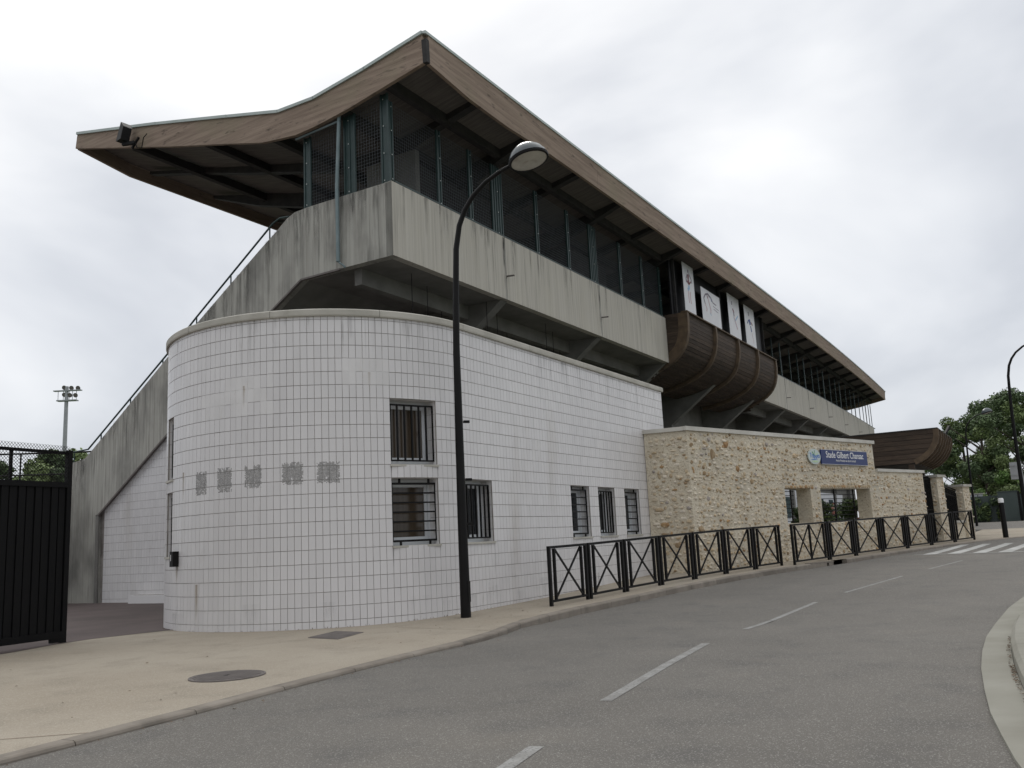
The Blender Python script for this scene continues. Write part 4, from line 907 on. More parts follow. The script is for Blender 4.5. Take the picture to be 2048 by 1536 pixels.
for f_, u_, z_, a_, b2_, m_ in ((sp, 2.2, 4.6, .17, .13, 4), (sp, 1.35, 4.22, .16, .19, 5), (sp, 2.8, 3.75, .10, .12, 4), (sp, 1.0, 4.55, .15, .10, 1), (sp, 5.0, 2.9, .10, .12, 1), (sp, 3.6, 3.3, .12, .09, 5), (sp0, .5, 1.9, .16, .10, 4), (sp0, .9, 1.2, .12, .12, 5), (sp0, .35, 2.4, .15, .08, 1), (sp, .35, 1.7, .16, .13, 5), (sp, 6.7, 4.3, .15, .1, 1), (sp, 14.2, 3.2, .18, .1, 1), (sp, 15.6, 2.6, .18, .09, 3)):
    add_stone(f_, u_, z_, a_, b2_, .3, m_, .05)
# quoin stones round corner and opening edges (edge-on, tan)
for a, b, c, d in SOP:
    u = a + .05
    while u < b - .05:
        wd = random.uniform(.12, .2); add_stone(sp, u + wd / 2, d + .07, wd * .5, .07, 0, random.choice([1, 1, 4, 3]), .03); u += wd + .01
def side_at(u_, s_):      # surface across the wall thickness (opening jambs, wall ends)
    return lambda v, z, dep=0: sp(u_ + s_ * (-dep), z, v)
for z_lo, z_hi, u_, s_ in ((0.5, 3.75, L2, 1), (3.95, 4.9, L1, 1)):
    stone_field(side_at(u_, s_), 0.04, TH_ - .04, z_lo, z_hi, lambda u, z: True)
order = sorted(range(len(stones)), key=lambda i: -stones[i][0] / camdist(stones[i][4][-1]) ** 2)
big = set(order[:300]); mb = MB()
for i, (ar, u, z, f, vs, fs, mi) in enumerate(stones):
    if i in big: fixn(MB().add(vs, fs).build('stone', 'stone%d' % mi, sw))
    else: mb.add(vs, fs, mi)
fixn(mb.build('stone_facing', ['stone%d' % i for i in range(7)], sw, kind='stuff'))
# grilles in the wall openings
for a, b, c, d in SOP:
    gr = MB(); 
    for u in ((a + .05, b - .78) if b - a < 3 else (a + .05, (a + b) / 2 - .25, b - .70)): gr.bar(sp(u, c, .42), sp(u, d, .42), .05, .05)
    o = gr.build('opening_grille', 'black', sw)
    k = 8
    for i in range(k):
        z = lerp(c + .08, d - .08, i / (k - 1)); MB().bar(sp(a, z, .40), sp(b - .6, z, .40), .026, .026).build('grille_bar', 'black', o)
# sign
t = thing('sign', tuple(sp(10.45, 4.0)), 'dark blue stadium name sign with white lettering on the stone wall', 'sign')
mb = MB(); mb.hexa([sp(8.55, 4.03, -.09), sp(12.36, 4.03, -.09), sp(12.36, 4.03, -.045), sp(8.55, 4.03, -.045), sp(8.55, 4.62, -.09), sp(12.36, 4.62, -.09), sp(12.36, 4.62, -.045), sp(8.55, 4.62, -.045)]); fixn(mb.build('panel', 'signblue', t))
mb = MB()
for z in (4.032, 4.618): mb.bar(sp(8.55, z, -.093), sp(12.36, z, -.093), .006, .012)
mb.build('panel_edge', 'white', t)
def text(body, size, u, z, dep, mat, parent, name='lettering', sx=1.0, align='CENTER', bold=0.0, shear=0):
    cu = bpy.data.curves.new(name, 'FONT'); cu.body = body; cu.size = 1; cu.align_x = align; cu.extrude = 0.004; cu.offset = bold; cu.resolution_u = 3; cu.shear = shear
    ob = bpy.data.objects.new(name, cu); dg = bpy.context.evaluated_depsgraph_get(); COL.objects.link(ob); dg.update()
    me = bpy.data.meshes.new_from_object(ob.evaluated_get(dg)); COL.objects.unlink(ob); bpy.data.objects.remove(ob)
    org = ORG[parent.name]
    for v in me.vertices:
        p = sp(u + v.co.x * size * sx, z + v.co.y * size, dep) + SN * v.co.z * 0.5; v.co = (p - org) * S
    me.materials.clear(); me.materials.append(MT[mat]); o = bpy.data.objects.new(name, me); COL.objects.link(o); o.parent = parent; ORG[o.name] = org; return o
text('Stade Gilbert Chansac', 0.37, 10.47, 4.30, -.094, 'white', t, sx=0.93, bold=0.01)
text('Ancien Président du club de football', 0.125, 10.5, 4.155, -.094, 'white', t, sx=0.9, bold=0.0)
t = thing('logo_disc', tuple(sp(8.03, 4.0)), 'round pale town logo disc with blue lettering and green leaves, left of the blue sign', 'sign')
mb = MB(); mb.prism([sp(8.03 + .46 * math.cos(a), 4.315 + .305 * math.sin(a), -.09) for a in np.linspace(0, 2 * math.pi, 41)[:-1]], -SN * 0.04); fixn(mb.build('disc', 'discw', t))
text('Trappes', 0.27, 8.05, 4.27, -.094, 'logoblue', t, sx=0.86, bold=0.006)
def leafshape(mb, p, q, wd, dep=-.094):
    n = 7; up = []; lo_ = []
    for i in range(n):
        f_ = i / (n - 1); x = lerp(p[0], q[0], f_); z = lerp(p[1], q[1], f_); dx, dz = q[0] - p[0], q[1] - p[1]; ln = math.hypot(dx, dz); w_ = wd * math.sin(math.pi * f_)
        up.append(sp(x - dz / ln * w_, z + dx / ln * w_, dep)); lo_.append(sp(x + dz / ln * w_, z - dx / ln * w_, dep))
    mb.prism(up + lo_[::-1][1:-1], -SN * -0.004)
mb = MB(); leafshape(mb, (8.02, 4.34), (7.86, 4.52), .03); fixn(mb.build('leaf_emblem', 'logogreen', t))
mb = MB(); leafshape(mb, (8.04, 4.42), (8.06, 4.58), .018); fixn(mb.build('leaf_emblem', 'logogreen', t))
mb = MB(); leafshape(mb, (8.05, 4.36), (8.32, 4.46), .03); fixn(mb.build('leaf_emblem', 'logopale', t))
mb = MB(); leafshape(mb, (7.72, 4.185), (8.28, 4.22), .018); fixn(mb.build('swoosh', 'logoblue', t))
mb = MB(); leafshape(mb, (7.8, 4.12), (8.3, 4.12), .04); fixn(mb.build('swoosh', 'logopale', t))

# ================================================================== ENTRANCE: canopy, gates, pillars, fence
cn = thing('entrance_canopy', (46, 4.5, 0.5), 'dark timber hull-shaped canopy with curved ribs over the entrance beyond the stone wall', 'canopy')
CP = [(4.28, 5.84), (4.27, 5.5), (4.38, 5.15), (4.60, 4.80), (4.95, 4.50), (5.37, 4.32), (6.2, 4.29), (8.6, 4.29)]
XC0, XC1 = 46.0, 52.4
def canat(t):
    pts = [Vector((0, y, z)) for y, z in CP[:6]]; ls = [0]
    for p, q in zip(pts[:-1], pts[1:]): ls.append(ls[-1] + (q - p).length)
    d = t * ls[-1]; i = max(0, min(len(pts) - 2, int(np.searchsorted(ls, d)) - 1)); f = (d - ls[i]) / (ls[i + 1] - ls[i]); return pts[i].lerp(pts[i + 1], f)
z = 5.84
yc = lambda z: interp(z, [4.29, 4.32, 4.5, 4.8, 5.15, 5.5, 5.84], [5.6, 5.37, 4.95, 4.60, 4.38, 4.27, 4.28])
while z > 4.30:
    z1 = max(z - 0.22, 4.29)
    for a_, b_ in ((0, 1),):
        mb = MB().prism([(XC0, yc(z), z), (XC0, 9.6, z), (XC0, 9.6, z1 + .014), (XC0, yc(z1 + .014), z1 + .014)], (0.06, 0, 0)); fixn(mb.build('side_board', 'hull', cn))
    z = z1 - 0.0
fixn(MB().prism([(XC1 - .06, y, zz_) for y, zz_ in CP] + [(XC1 - .06, 8.6, 5.84)], (.06, 0, 0)).build('side_panel', 'hull', cn))
for k in range(12):
    p = canat(k / 12); q = canat((k + 1) / 12 - .004); dv = (q - p).normalized(); nn = Vector((0, dv.z, -dv.y))
    vs = [(x, v.y, v.z) for x in (XC0 + .07, XC1 - .07) for v in (p - nn * .03, p, q, q - nn * .03)]
    fixn(MB().add(vs, [(0, 1, 2, 3), (7, 6, 5, 4), (0, 4, 5, 1), (1, 5, 6, 2), (2, 6, 7, 3), (3, 7, 4, 0)]).build('hull_plank', 'hull', cn))
for x in np.linspace(XC0 + .06, XC1 - .06, 7):
    vs = []; K = 12
    for k in range(K + 1):
        p = canat(k / K); q = canat(min(1, k / K + .01)); r_ = canat(max(0, k / K - .01)); dv = (q - r_).normalized(); nn = Vector((0, dv.z, -dv.y))
        o0 = p + nn * .09; i0 = p - nn * (.16 if x < XC0 + .1 else 0); wd = .075
        vs += [(x - wd, o0.y, o0.z), (x + wd, o0.y, o0.z), (x + wd, i0.y, i0.z), (x - wd, i0.y, i0.z)]
    fixn(MB().add(vs, [(4 * q + j, 4 * (q + 1) + j, 4 * (q + 1) + (j + 1) % 4, 4 * q + (j + 1) % 4) for q in range(K) for j in range(4)] + [(0, 1, 2, 3), (4 * K + 3, 4 * K + 2, 4 * K + 1, 4 * K)]).build('hull_rib', 'hull_rib', cn))
fixn(MB().box((XC0 + .07, 5.3, 4.27), (XC1 - .07, 9.6, 4.31)).build('canopy_soffit', 'rafter', cn)); fixn(MB().box((XC0 - .03, 4.22, 5.84), (XC1 + .03, 9.6, 5.89)).build('canopy_cap', 'rafter', cn))
for x, y in ((46.2, 5.55), (46.2, 7.2), (52.0, 5.8), (52, 8.8)): MB().box((x - .13, y - .13, 0.3), (x + .13, y + .13, 4.27)).build('canopy_post', 'hull', cn)
MB().bar((51.6, 4.5, 5.86), (52.1, 4.2, 6.45), .12, .12).build('roof_lamp', 'black', cn)
def pillar(s0, wd, z1, label):
    x, y = sp(s0, 0).x, sp(s0, 0).y
    t = thing('stone_pillar', (x, y, g(x)), label, 'pillar', 'stone gate pillars at the entrance'); z0 = g(x) - .3
    def bx(nm, a, b, d0, d1, za, zb, mt): fixn(MB().hexa([sp(a, za, d0), sp(b, za, d0), sp(b, za, d1), sp(a, za, d1), sp(a, zb, d0), sp(b, zb, d0), sp(b, zb, d1), sp(a, zb, d1)]).build(nm, mt, t))
    bx('mortar_core', s0, s0 + wd, 0, wd, z0, z1, 'mortar'); bx('cap_stone', s0 - .1, s0 + wd + .1, -.1, wd + .1, z1, z1 + .12, 'coping')
    global stones
    keep = stones; stones = []
    stone_field(lambda u, z, dep=0: sp(s0 + u, z, dep), .02, wd - .02, z0 + .4, z1 - .05, lambda u, z: True); stone_field(lambda u, z, dep=0: sp(s0 + dep, z, u), .02, wd - .02, z0 + .4, z1 - .05, lambda u, z: True)
    for (ar, u, z, f, vs, fs, mi) in stones: fixn(MB().add(vs, fs).build('stone', 'stone%d' % mi, t))
    stones = keep
pillar(19.2, .75, 3.62, 'tall stone pillar just right of the black entrance gate')
pillar(22.1, .80, 3.18, 'lower stone pillar at the far right end of the black railing')
t = thing('entrance_gate', tuple(sp(18.4, .55)), 'narrow black barred entrance gate between stone wall and pillar', 'gate')
mb = MB()
for z, w_ in ((3.55, .07), (2.1, .05), (.75, .07)): mb.bar(sp(17.8, z, .3), sp(19.15, z, .3), w_, w_)
mb.bar(sp(18.45, .6, .3), sp(18.45, 3.6, .3), .08, .08); mb.build('gate_frame', 'black', t)
for k in range(13): MB().bar(sp(17.82 + k * .11, .62, .3), sp(17.82 + k * .11, 3.68, .3), .045, .045).build('gate_bar', 'black', t)
fixn(MB().hexa([sp(17.8, .6, .36), sp(19.15, .6, .36), sp(19.15, .6, .4), sp(17.8, .6, .4), sp(17.8, 3.4, .36), sp(19.15, 3.4, .36), sp(19.15, 3.4, .4), sp(17.8, 3.4, .4)]).build('backing_sheet', 'blackmatt', t))
t = thing('railing', tuple(sp(21, .6)), 'black vertical bar railing on a low wall between the stone pillars', 'railing')
def rt(s_): return lerp(3.40, 3.04, (s_ - 19.95) / 2.15)
def rbox(nm, a, b, d0, d1, za, zb, mt): fixn(MB().hexa([sp(a, za, d0), sp(b, za, d0), sp(b, za, d1), sp(a, za, d1), sp(a, zb, d0), sp(b, zb, d0), sp(b, zb, d1), sp(a, zb, d1)]).build(nm, mt, t))
rbox('dwarf_wall', 19.96, 22.09, .12, .6, .3, 1.42, 'mortar'); rbox('dwarf_coping', 19.96, 22.09, .05, .66, 1.42, 1.53, 'coping')
for dz in (0, -.38): MB().bar(sp(19.95, 3.4 + dz, .35), sp(22.1, 3.04 + dz, .35), .055, .055).build('rail', 'black', t)
MB().bar(sp(19.95, 1.66, .35), sp(22.1, 1.66, .35), .05, .05).build('rail', 'black', t)
for k in range(24): s_ = 20.0 + k * .09; MB().bar(sp(s_, 1.55, .35), sp(s_, rt(s_) - .06, .35), .03, .03).build('railing_bar', 'black', t)
fixn(MB().hexa([sp(19.96, 1.6, .42), sp(22.09, 1.6, .42), sp(22.09, 1.6, .45), sp(19.96, 1.6, .45), sp(19.96, 2.95, .42), sp(22.09, 2.6, .42), sp(22.09, 2.6, .45), sp(19.96, 2.95, .45)]).build('backing_sheet', 'blackmatt', t))

# ================================================================== BARRIERS
def barrier(A, B, label, double=False):
    A = Vector(A); B = Vector(B); d = (B - A); Lb = math.hypot(d.x, d.y); u = Vector((d.x / Lb, d.y / Lb, 0)); n_ = Vector((u.y, -u.x, 0))
    t = thing('pedestrian_barrier', tuple(A), label, 'barrier', 'black cross braced barriers along the kerb')
    def P(s_, h): return A + u * s_ + Vector((0, 0, d.z * s_ / Lb + h))
    H = 1.35; g0 = .08; pw = .072
    def post(s_): MB().bar(P(s_, -.05), P(s_, H - .023), pw, pw, side=n_).build('post', 'black', t)
    post(g0 + .0); post(Lb - g0)
    def inner(s_, n2='stile'): MB().bar(P(s_, .13), P(s_, H - .035), .066, .055, side=n_).build(n2, 'black', t)
    MB().bar(P(g0 - .036, H), P(Lb - g0 + .036, H), .074, .06, side=n_).build('top_rail', 'black', t)
    MB().bar(P(g0 + .04, .11), P(Lb - g0 - .04, .11), .05, .055, side=n_).build('bottom_rail', 'black', t)
    st = [.30, Lb - .30] if not double else [.30, Lb / 2, Lb - .30]
    for s_ in st: inner(s_)
    for a, b in zip(st[:-1], st[1:]):
        for p, q, o_ in ((P(a + .02, H - .05), P(b - .02, .15), .012), (P(a + .02, .15), P(b - .02, H - .05), -.012)):
            MB().bar(p + n_ * o_, q + n_ * o_, .026, .05, side=n_).build('cross_brace', 'black', t)
BA = [(18.60, 10.32), (20.45, 10.20), (22.29, 10.03), (24.12, 9.76), (25.95, 9.42), (27.78, 9.05), (29.61, 8.64), (31.42, 8.22)]
wd1 = ['left end of the near row, in front of the white tiles', 'second from the left end, in front of the white tiles', 'third from the left end, below the small barred windows',
       'fourth from the left end, at the corner of the stone wall', 'fifth from the left end, in front of the stone wall', 'sixth from the left end, in front of the stone wall', 'last of the near row, left of the gap']
for i in range(7): barrier((*BA[i], g(BA[i][0])), (*BA[i + 1], g(BA[i + 1][0])), 'black cross braced barrier, ' + wd1[i])
BB = [(31.45, 7.86), (34.15, 7.22), (36.45, 6.72), (38.85, 6.12), (41.2, 5.50), (43.5, 4.82), (45.75, 4.08), (47.6, 3.38)]
wd2 = ['wide double one right of the gap, below the wall openings', 'second of the far row, below the sign', 'third of the far row, under the stone wall opening edge', 'fourth of the far row, before the low stone wall',
       'fifth of the far row, at the low wall end', 'sixth of the far row, in front of the entrance gate', 'rightmost end of the far row, before the railing']
for i in range(7): barrier((*BB[i], g(BB[i][0])), (*BB[i + 1], g(BB[i + 1][0])), 'black cross braced barrier, ' + wd2[i], double=(i == 0))
# bollard
t = thing('bollard', (48.84, 2.16, .63), 'black bollard with white top at the crossing', 'bollard')
MB().lathe([(.0, 1.64), (.115, 1.64), (.12, 1.6), (.12, -.05)], (48.84, 2.16, .63), 16).build('post', 'black', t, smooth=True)
MB().lathe([(.0, 1.86), (.09, 1.86), (.122, 1.82), (.124, 1.64)], (48.84, 2.16, .63), 16).build('white_cap', 'white', t, smooth=True)

# ================================================================== STREET LAMPS
def lamp(base, adir, H, label, scale=1.0, bracket=True):
    b = Vector(base); a = Vector((*adir, 0)).normalized()
    t = thing('street_lamp', base, label, 'street lamp', 'swan-neck street lamps')
    def Q(s_, h): return b + a * s_ * scale + Vector((0, 0, h * scale))
    MB().tube([Q(0, -.1), Q(0, 2.5), Q(0.02, 5.9)], [.115 * scale, .10 * scale, .08 * scale], 16).build('pole', 'black', t, smooth=True)
    arc = [(0.02, 5.9), (.05, 6.9), (.08, 7.6), (.115, 8.3), (.22, 8.85), (.38, 9.2), (.61, 9.5), (.95, 9.76), (1.30, 9.92), (1.70, 10.04)]
    MB().tube([Q(s_, h - 0) for s_, h in arc], [.08 * scale * lerp(1, .55, i / 9) for i in range(10)], 12).build('swan_neck', 'black', t, smooth=True)
    c = Q(2.06, 10.07); ax = (a * -0.22 + Vector((0, 0, 1)) * .97).normalized()
    MB().lathe([(.43 * scale, -.03), (.455 * scale, .0), (.43 * scale, .09), (.36 * scale, .20), (.24 * scale, .30), (.09 * scale, .355), (0, .36)], c, 28, axis=ax).build('lamp_hood', 'bluesteel', t, smooth=True)
    MB().lathe([(.44 * scale, .02), (.47 * scale, .0), (.46 * scale, -.05), (.415 * scale, -.06)], c, 28, axis=ax).build('rim', 'black', t, smooth=True)
    MB().lathe([(.418 * scale, -.05), (.30 * scale, -.075), (.15 * scale, -.09), (0, -.092)], c, 28, axis=ax).build('diffuser', 'diffuser', t, smooth=True)
    if bracket:
        for z in (2.98, 4.28, 2.0):
            p = b + Vector((0.10, -.04, z)); MB().obox(p + Vector((.07, -.06, 0)), (.05, -.04, 0), (.02, .03, 0), (0, 0, .028)).build('strap_clip', 'black', t)
        MB().obox(b + a * 0.108 + Vector((0, 0, .55)), a * .006, Vector((a.y, -a.x, 0)) * .05, (0, 0, .22)).build('access_door', 'black', t)
lamp((16.41, 11.19, .02), (0.10, -1), 0, 'tall black swan-neck street lamp nearest, standing against the tiled wall')
lamp((78.0, 5.3, 1.0), (0.06, -1), 0, 'far swan-neck street lamp behind the entrance pillars, before the trees', 0.86, bracket=False)
# third lamp, mostly outside the right edge
lamp((50.0, 1.22, .65), (.05, -1), 0, 'swan-neck street lamp cut by the right edge of the view', .94, bracket=False)

# ================================================================== LEFT GATE AND FENCES
GD = Vector((0.9943, 0.1065, 0)); GN = Vector((0.1065, -0.9943, 0)); G0 = Vector((11.38, 17.68, 0))
t = thing('site_gate', tuple(G0 - GD * 2), 'black ribbed steel site gate with chain-link top, standing open at left', 'gate')
def gp_(s_, z, dep=0): p = G0 + GD * s_ - GN * dep; return Vector((p.x, p.y, z))
def gbox(name, s0, s1, z0, z1, d0, d1, mat='gateblack'):
    fixn(MB().hexa([gp_(s0, z0, d0), gp_(s1, z0, d0), gp_(s1, z0, d1), gp_(s0, z0, d1), gp_(s0, z1, d0), gp_(s1, z1, d0), gp_(s1, z1, d1), gp_(s0, z1, d1)]).build(name, mat, t))
gbox('end_stile', -.11, 0, 0.0, 3.95, 0, .10); gbox('top_rail', -6, -.11, 3.16, 3.27, -.01, .09); gbox('bottom_rail', -6, -.11, .10, .24, -.01, .09); gbox('mesh_rail', -6, -.11, 3.86, 3.92, .02, .08)
gbox('guide_shoe', -.35, -.11, .02, .10, 0, .08)
for k in range(32):
    s0 = -.11 - (k + 1) * .185; gbox('rib_panel', s0 + .02, s0 + .165, .24, 3.16, .015 if k % 2 else .03, .05)
gbox('backing_sheet', -6, -.11, .24, 3.16, .055, .07, 'blackmatt')
for k in (1, 2, 3, 4): gbox('mesh_post', -k * 1.38 - .03, -k * 1.38 + .03, 3.27, 3.86, .03, .07)
def chainlink(name, f, s0, s1, z0, z1, parent, cell=.07, r=.006):
    mb = MB(); n = int((s1 - s0) / cell); H_ = z1 - z0; k2 = int(H_ / cell) + 1
    for i in range(-k2, n + k2):
        for sg in (1, -1):
            a = s0 + i * cell; b = a + sg * H_
            t0, t1 = 0, 1
            for lim, hi in ((s0, False), (s1, True)):
                pass
            def clip(v): return min(max(v, s0), s1)
            aa, bb = clip(a), clip(b)
            if abs(aa - bb) < 1e-4: continue
            za = z0 + abs(aa - a); zb = z0 + abs(bb - a)
            mb.bar(f(aa, za), f(bb, zb), r, r)
    return mb.build(name, 'black', parent, kind='stuff')
chainlink('chain_link_mesh', gp_, -6, -.08, 3.27, 4.03, t)
# guard rail / fence of the landing behind
t2 = thing('landing_fence', (21.4, 33.3, 4.8), 'dark guard rail running from the stair foot behind the site gate', 'fence')
FD = Vector((19.66 - 21.43, 35.33 - 33.34, 0)).normalized()
def fp_(s_, z, dep=0): p = Vector((21.43, 33.34, 0)) + FD * s_; return Vector((p.x, p.y, z))
MB().tube([fp_(-.9, 5.97), fp_(0, 5.95), fp_(9, 5.95)], .035, 8).build('top_rail', 'black', t2)
MB().tube([fp_(0, 5.1), fp_(9, 5.1)], .03, 8).build('lower_rail', 'black', t2)
for k in range(6): MB().tube([fp_(k * 1.8 + .1, 3.0), fp_(k * 1.8 + .1, 5.95)], .035, 6).build('fence_post', 'black', t2)
MB().box((15, 33.3, -.2), (21.29, 33.6, 4.6)).build('retaining_wall', 'concrete_dark', t2)

# ================================================================== TREES
rng_ = np.random.default_rng(5)
def leafmesh(name, centres, nleaf, size, mats, flat=0.5):
    """centres: list of (x,y,z,r); leaf quads scattered near the shells of the clumps"""
    n_c = len(centres); C_ = np.array(centres); wts = C_[:, 3] ** 2; wts /= wts.sum(); idx = rng_.choice(n_c, nleaf, p=wts)
    dr = rng_.normal(size=(nleaf, 3)); dr /= np.linalg.norm(dr, axis=1)[:, None]; rad = C_[idx, 3] * (rng_.uniform(0.35, 1.0, nleaf) ** 0.5) * rng_.uniform(.85, 1.15, nleaf)
    pos = C_[idx, :3] + dr * rad[:, None] * np.array([1, 1, .8])
    nn = dr + rng_.normal(size=(nleaf, 3)) * .7; nn /= np.linalg.norm(nn, axis=1)[:, None]
    a = np.cross(nn, rng_.normal(size=(nleaf, 3))); a /= np.linalg.norm(a, axis=1)[:, None]; b = np.cross(nn, a)
    sz = size * rng_.uniform(.6, 1.4, nleaf)[:, None]
    v = np.empty((nleaf, 4, 3)); v[:, 0] = pos - a * sz; v[:, 1] = pos + b * sz * .6 - a * .1 * sz; v[:, 2] = pos + a * sz; v[:, 3] = pos - b * sz * .6
    me = bpy.data.meshes.new(name); me.vertices.add(nleaf * 4); me.loops.add(nleaf * 4); me.polygons.add(nleaf)
    me.vertices.foreach_set('co', (v * S).ravel()); me.loops.foreach_set('vertex_index', np.arange(nleaf * 4)); me.polygons.foreach_set('loop_start', np.arange(0, nleaf * 4, 4)); me.polygons.foreach_set('loop_total', np.full(nleaf, 4))
    for q in mats: me.materials.append(MT[q])
    cm = rng_.integers(0, len(mats), n_c); me.polygons.foreach_set('material_index', cm[idx]); me.update(); me.validate(); return me
def crown_centres(h, r, n, seed):
    rd = random.Random(seed); out_ = []
    for _ in range(n):
        a = rd.uniform(0, 6.28); f = rd.random() ** .5; zz = rd.uniform(.14, 1.0); rr = r * max(.2, math.sin(math.pi * min(1, (zz + .02) / 1.06))) ** .6 * rd.uniform(.8, 1.1)
        out_.append((math.cos(a) * rr * f, math.sin(a) * rr * f, h * zz - r * .1, r * rd.uniform(.12, .27)))
    return out_
def trunk_mesh(h, r, seed):
    rd = random.Random(seed); mb = MB(); mb.tube([(0, 0, -.3), (.05, .02, h * .25), (.1, -.05, h * .55), (.0, 0, h * .85)], [h * .028, h * .022, h * .014, h * .004], 8)
    for k in range(7):
        a = rd.uniform(0, 6.28); z = h * rd.uniform(.25, .6); mb.tube([(0.05, 0, z), (math.cos(a) * r * .4, math.sin(a) * r * .4, z + h * .12), (math.cos(a) * r * .8, math.sin(a) * r * .8, z + h * .25)], [h * .010, h * .006, h * .002], 5)
    me = bpy.data.meshes.new('trunk'); me.from_pydata([(x * S, y * S, z * S) for x, y, z in mb.v], [], mb.f); me.materials.append(MT['bark']); return me
TREES = {}
for key, h, r, n, nl, sz, mats, sd in (('a', 16.5, 6.0, 48, 20000, .17, ['leaf1', 'leaf2', 'leaf1'], 1), ('b', 15.0, 5.2, 44, 18000, .17, ['leaf2', 'leaf2', 'leaf1'], 2), ('c', 5.2, 3.0, 26, 8000, .13, ['leaf3', 'leaf3', 'leaf1'], 3), ('d', 12.0, 4.6, 40, 12000, .2, ['leaf2', 'leaf1'], 4)):
    TREES[key] = (leafmesh('crown', crown_centres(h, r, n, sd), nl, sz, mats), trunk_mesh(h, r, sd))
def tree(key, x, y, z, sc_, rot, label, group, name='broadleaf_tree'):
    t = thing(name, (x, y, z), label, 'tree' if key != 'c' else 'bush', group); t.rotation_euler = (0, 0, rot); t.scale = (sc_, sc_, sc_)
    for nm, me in (('crown', TREES[key][0]), ('trunk', TREES[key][1])): o = bpy.data.objects.new(nm, me); COL.objects.link(o); o.parent = t
GR = 'trees beyond the side street'
tree('b', 133, 16.0, 1.3, .60, .3, 'dark green broadleaf tree farthest left of the group behind the timber canopy', GR)
tree('a', 136, 9.6, 1.3, .86, 1.2, 'tall green tree with ragged top behind the far street lamp', GR)
tree('b', 128, 6.8, 1.3, 1.0, 2.2, 'dark green tree behind the bollard, second tallest of the group', GR)
tree('a', 132, 1.8, 1.3, 1.0, 4.0, 'tall mid-green tree filling the upper right of the group', GR)
tree('b', 120, -3.5, 1.3, .98, 5.0, 'dark green tree at the far right edge behind the street lamp', GR)
tree('a', 150, 15, 1.3, .62, 2.6, 'paler tree glimpsed behind the left of the group', GR)
tree('a', 148, 5.5, 1.3, 1.08, 5.6, 'tree standing in the second row behind the tall ones', GR)
tree('a', 126, -12, 1.3, 1.0, .6, 'tree beyond the right edge of the view', GR)
tree('c', 112, 3.2, 1.3, 1.02, .4, 'bright green low bush in front of the dark trees', 'bright bushes behind the hedge', 'leafy_bush')
tree('c', 111, -.8, 1.3, 1.1, 2.4, 'bright green bush at the right beside the road sign', 'bright bushes behind the hedge', 'leafy_bush')
tree('c', 110, 7.6, 1.2, .75, 1.4, 'darker low bush above the green mesh fence', 'bright bushes behind the hedge', 'leafy_bush')
GL = 'trees beyond the stadium field'
for i, (x, y, s_, r_, lb) in enumerate(((49.5, 70.5, .87, .5, 'tree beyond the site gate just left of the stair foot'), (47.5, 76.5, 1.0, 1.7, 'tall tree behind the floodlight mast, seen over the site gate'), (44.5, 80.5, .93, 3.0, 'tree behind the gate mesh, second from left edge'), (41, 84, .90, 4.4, 'leftmost tree behind the gate mesh'), (53, 66, .62, 2.0, 'low tree behind the stair handrail foot'))):
    tree('d', x, y, -.2, s_, r_, lb, GL)
# hedge on mesh fence at the far side street
t = thing('mesh_fence', (99.8, 5.8, 1.2), 'green mesh fence overgrown with climbing plants across the side street', 'fence')
for k in range(9): MB().box((99.6, 10.5 - k * 1.05, 1.0), (99.72, 10.58 - k * 1.05, 3.85)).build('fence_post', 'cabinet', t)
MB().box((99.75, 2.4, 1.1), (99.8, 10.6, 3.7)).build('fence_sheet', 'cabinet', t)
cen = [(99.7 - ORG[t.name].x, random.uniform(4.2, 10.4) - ORG[t.name].y, random.uniform(0.2, 2.1), random.uniform(.3, .6)) for _ in range(60)]
o = bpy.data.objects.new('climbing_foliage', leafmesh('climbing_foliage', cen, 9000, .09, ['leaf1', 'leaf2'])); COL.objects.link(o); o.parent = t; o['kind'] = 'stuff'
t = thing('wall_panel', (101, 8.0, 1.2), 'pale wall top showing above the overgrown mesh fence', 'wall'); MB().box((101, 6.0, 1), (101.2, 9.8, 3.95)).build('panel', 'whitewall', t)
MB().box((100.9, 5.9, 3.95), (101.3, 9.9, 4.05)).build('panel_cap', 'coping', t)
t = thing('utility_cabinet', (98, 3.2, 1.25), 'tall green-grey steel enclosure at the far end of the side street', 'cabinet')
MB().box((98, 2.9, 1.15), (99.4, 4.55, 3.95)).build('body', 'cabinet', t); MB().box((97.94, 2.85, 3.95), (99.5, 4.62, 4.02)).build('lid', 'cabinet', t)
MB().box((97.985, 3.05, 1.4), (97.999, 3.66, 3.8)).build('door', 'cabinet', t); MB().box((97.985, 3.70, 1.4), (97.999, 4.4, 3.8)).build('door', 'cabinet', t); MB().box((98.0, 2.68, 1.15), (98.3, 2.88, 3.95)).build('end_post', 'black', t)
# far wall + parked car glimpse
t = thing('boundary_wall', (104, -6, 1.2), 'grey boundary wall behind the road sign at the far right', 'wall'); MB().box((104, -16, 1), (104.3, 2.4, 2.9)).build('wall_body', 'coping', t); MB().box((103.9, -16, 2.9), (104.4, 2.4, 3.0)).build('wall_cap', 'coping', t)
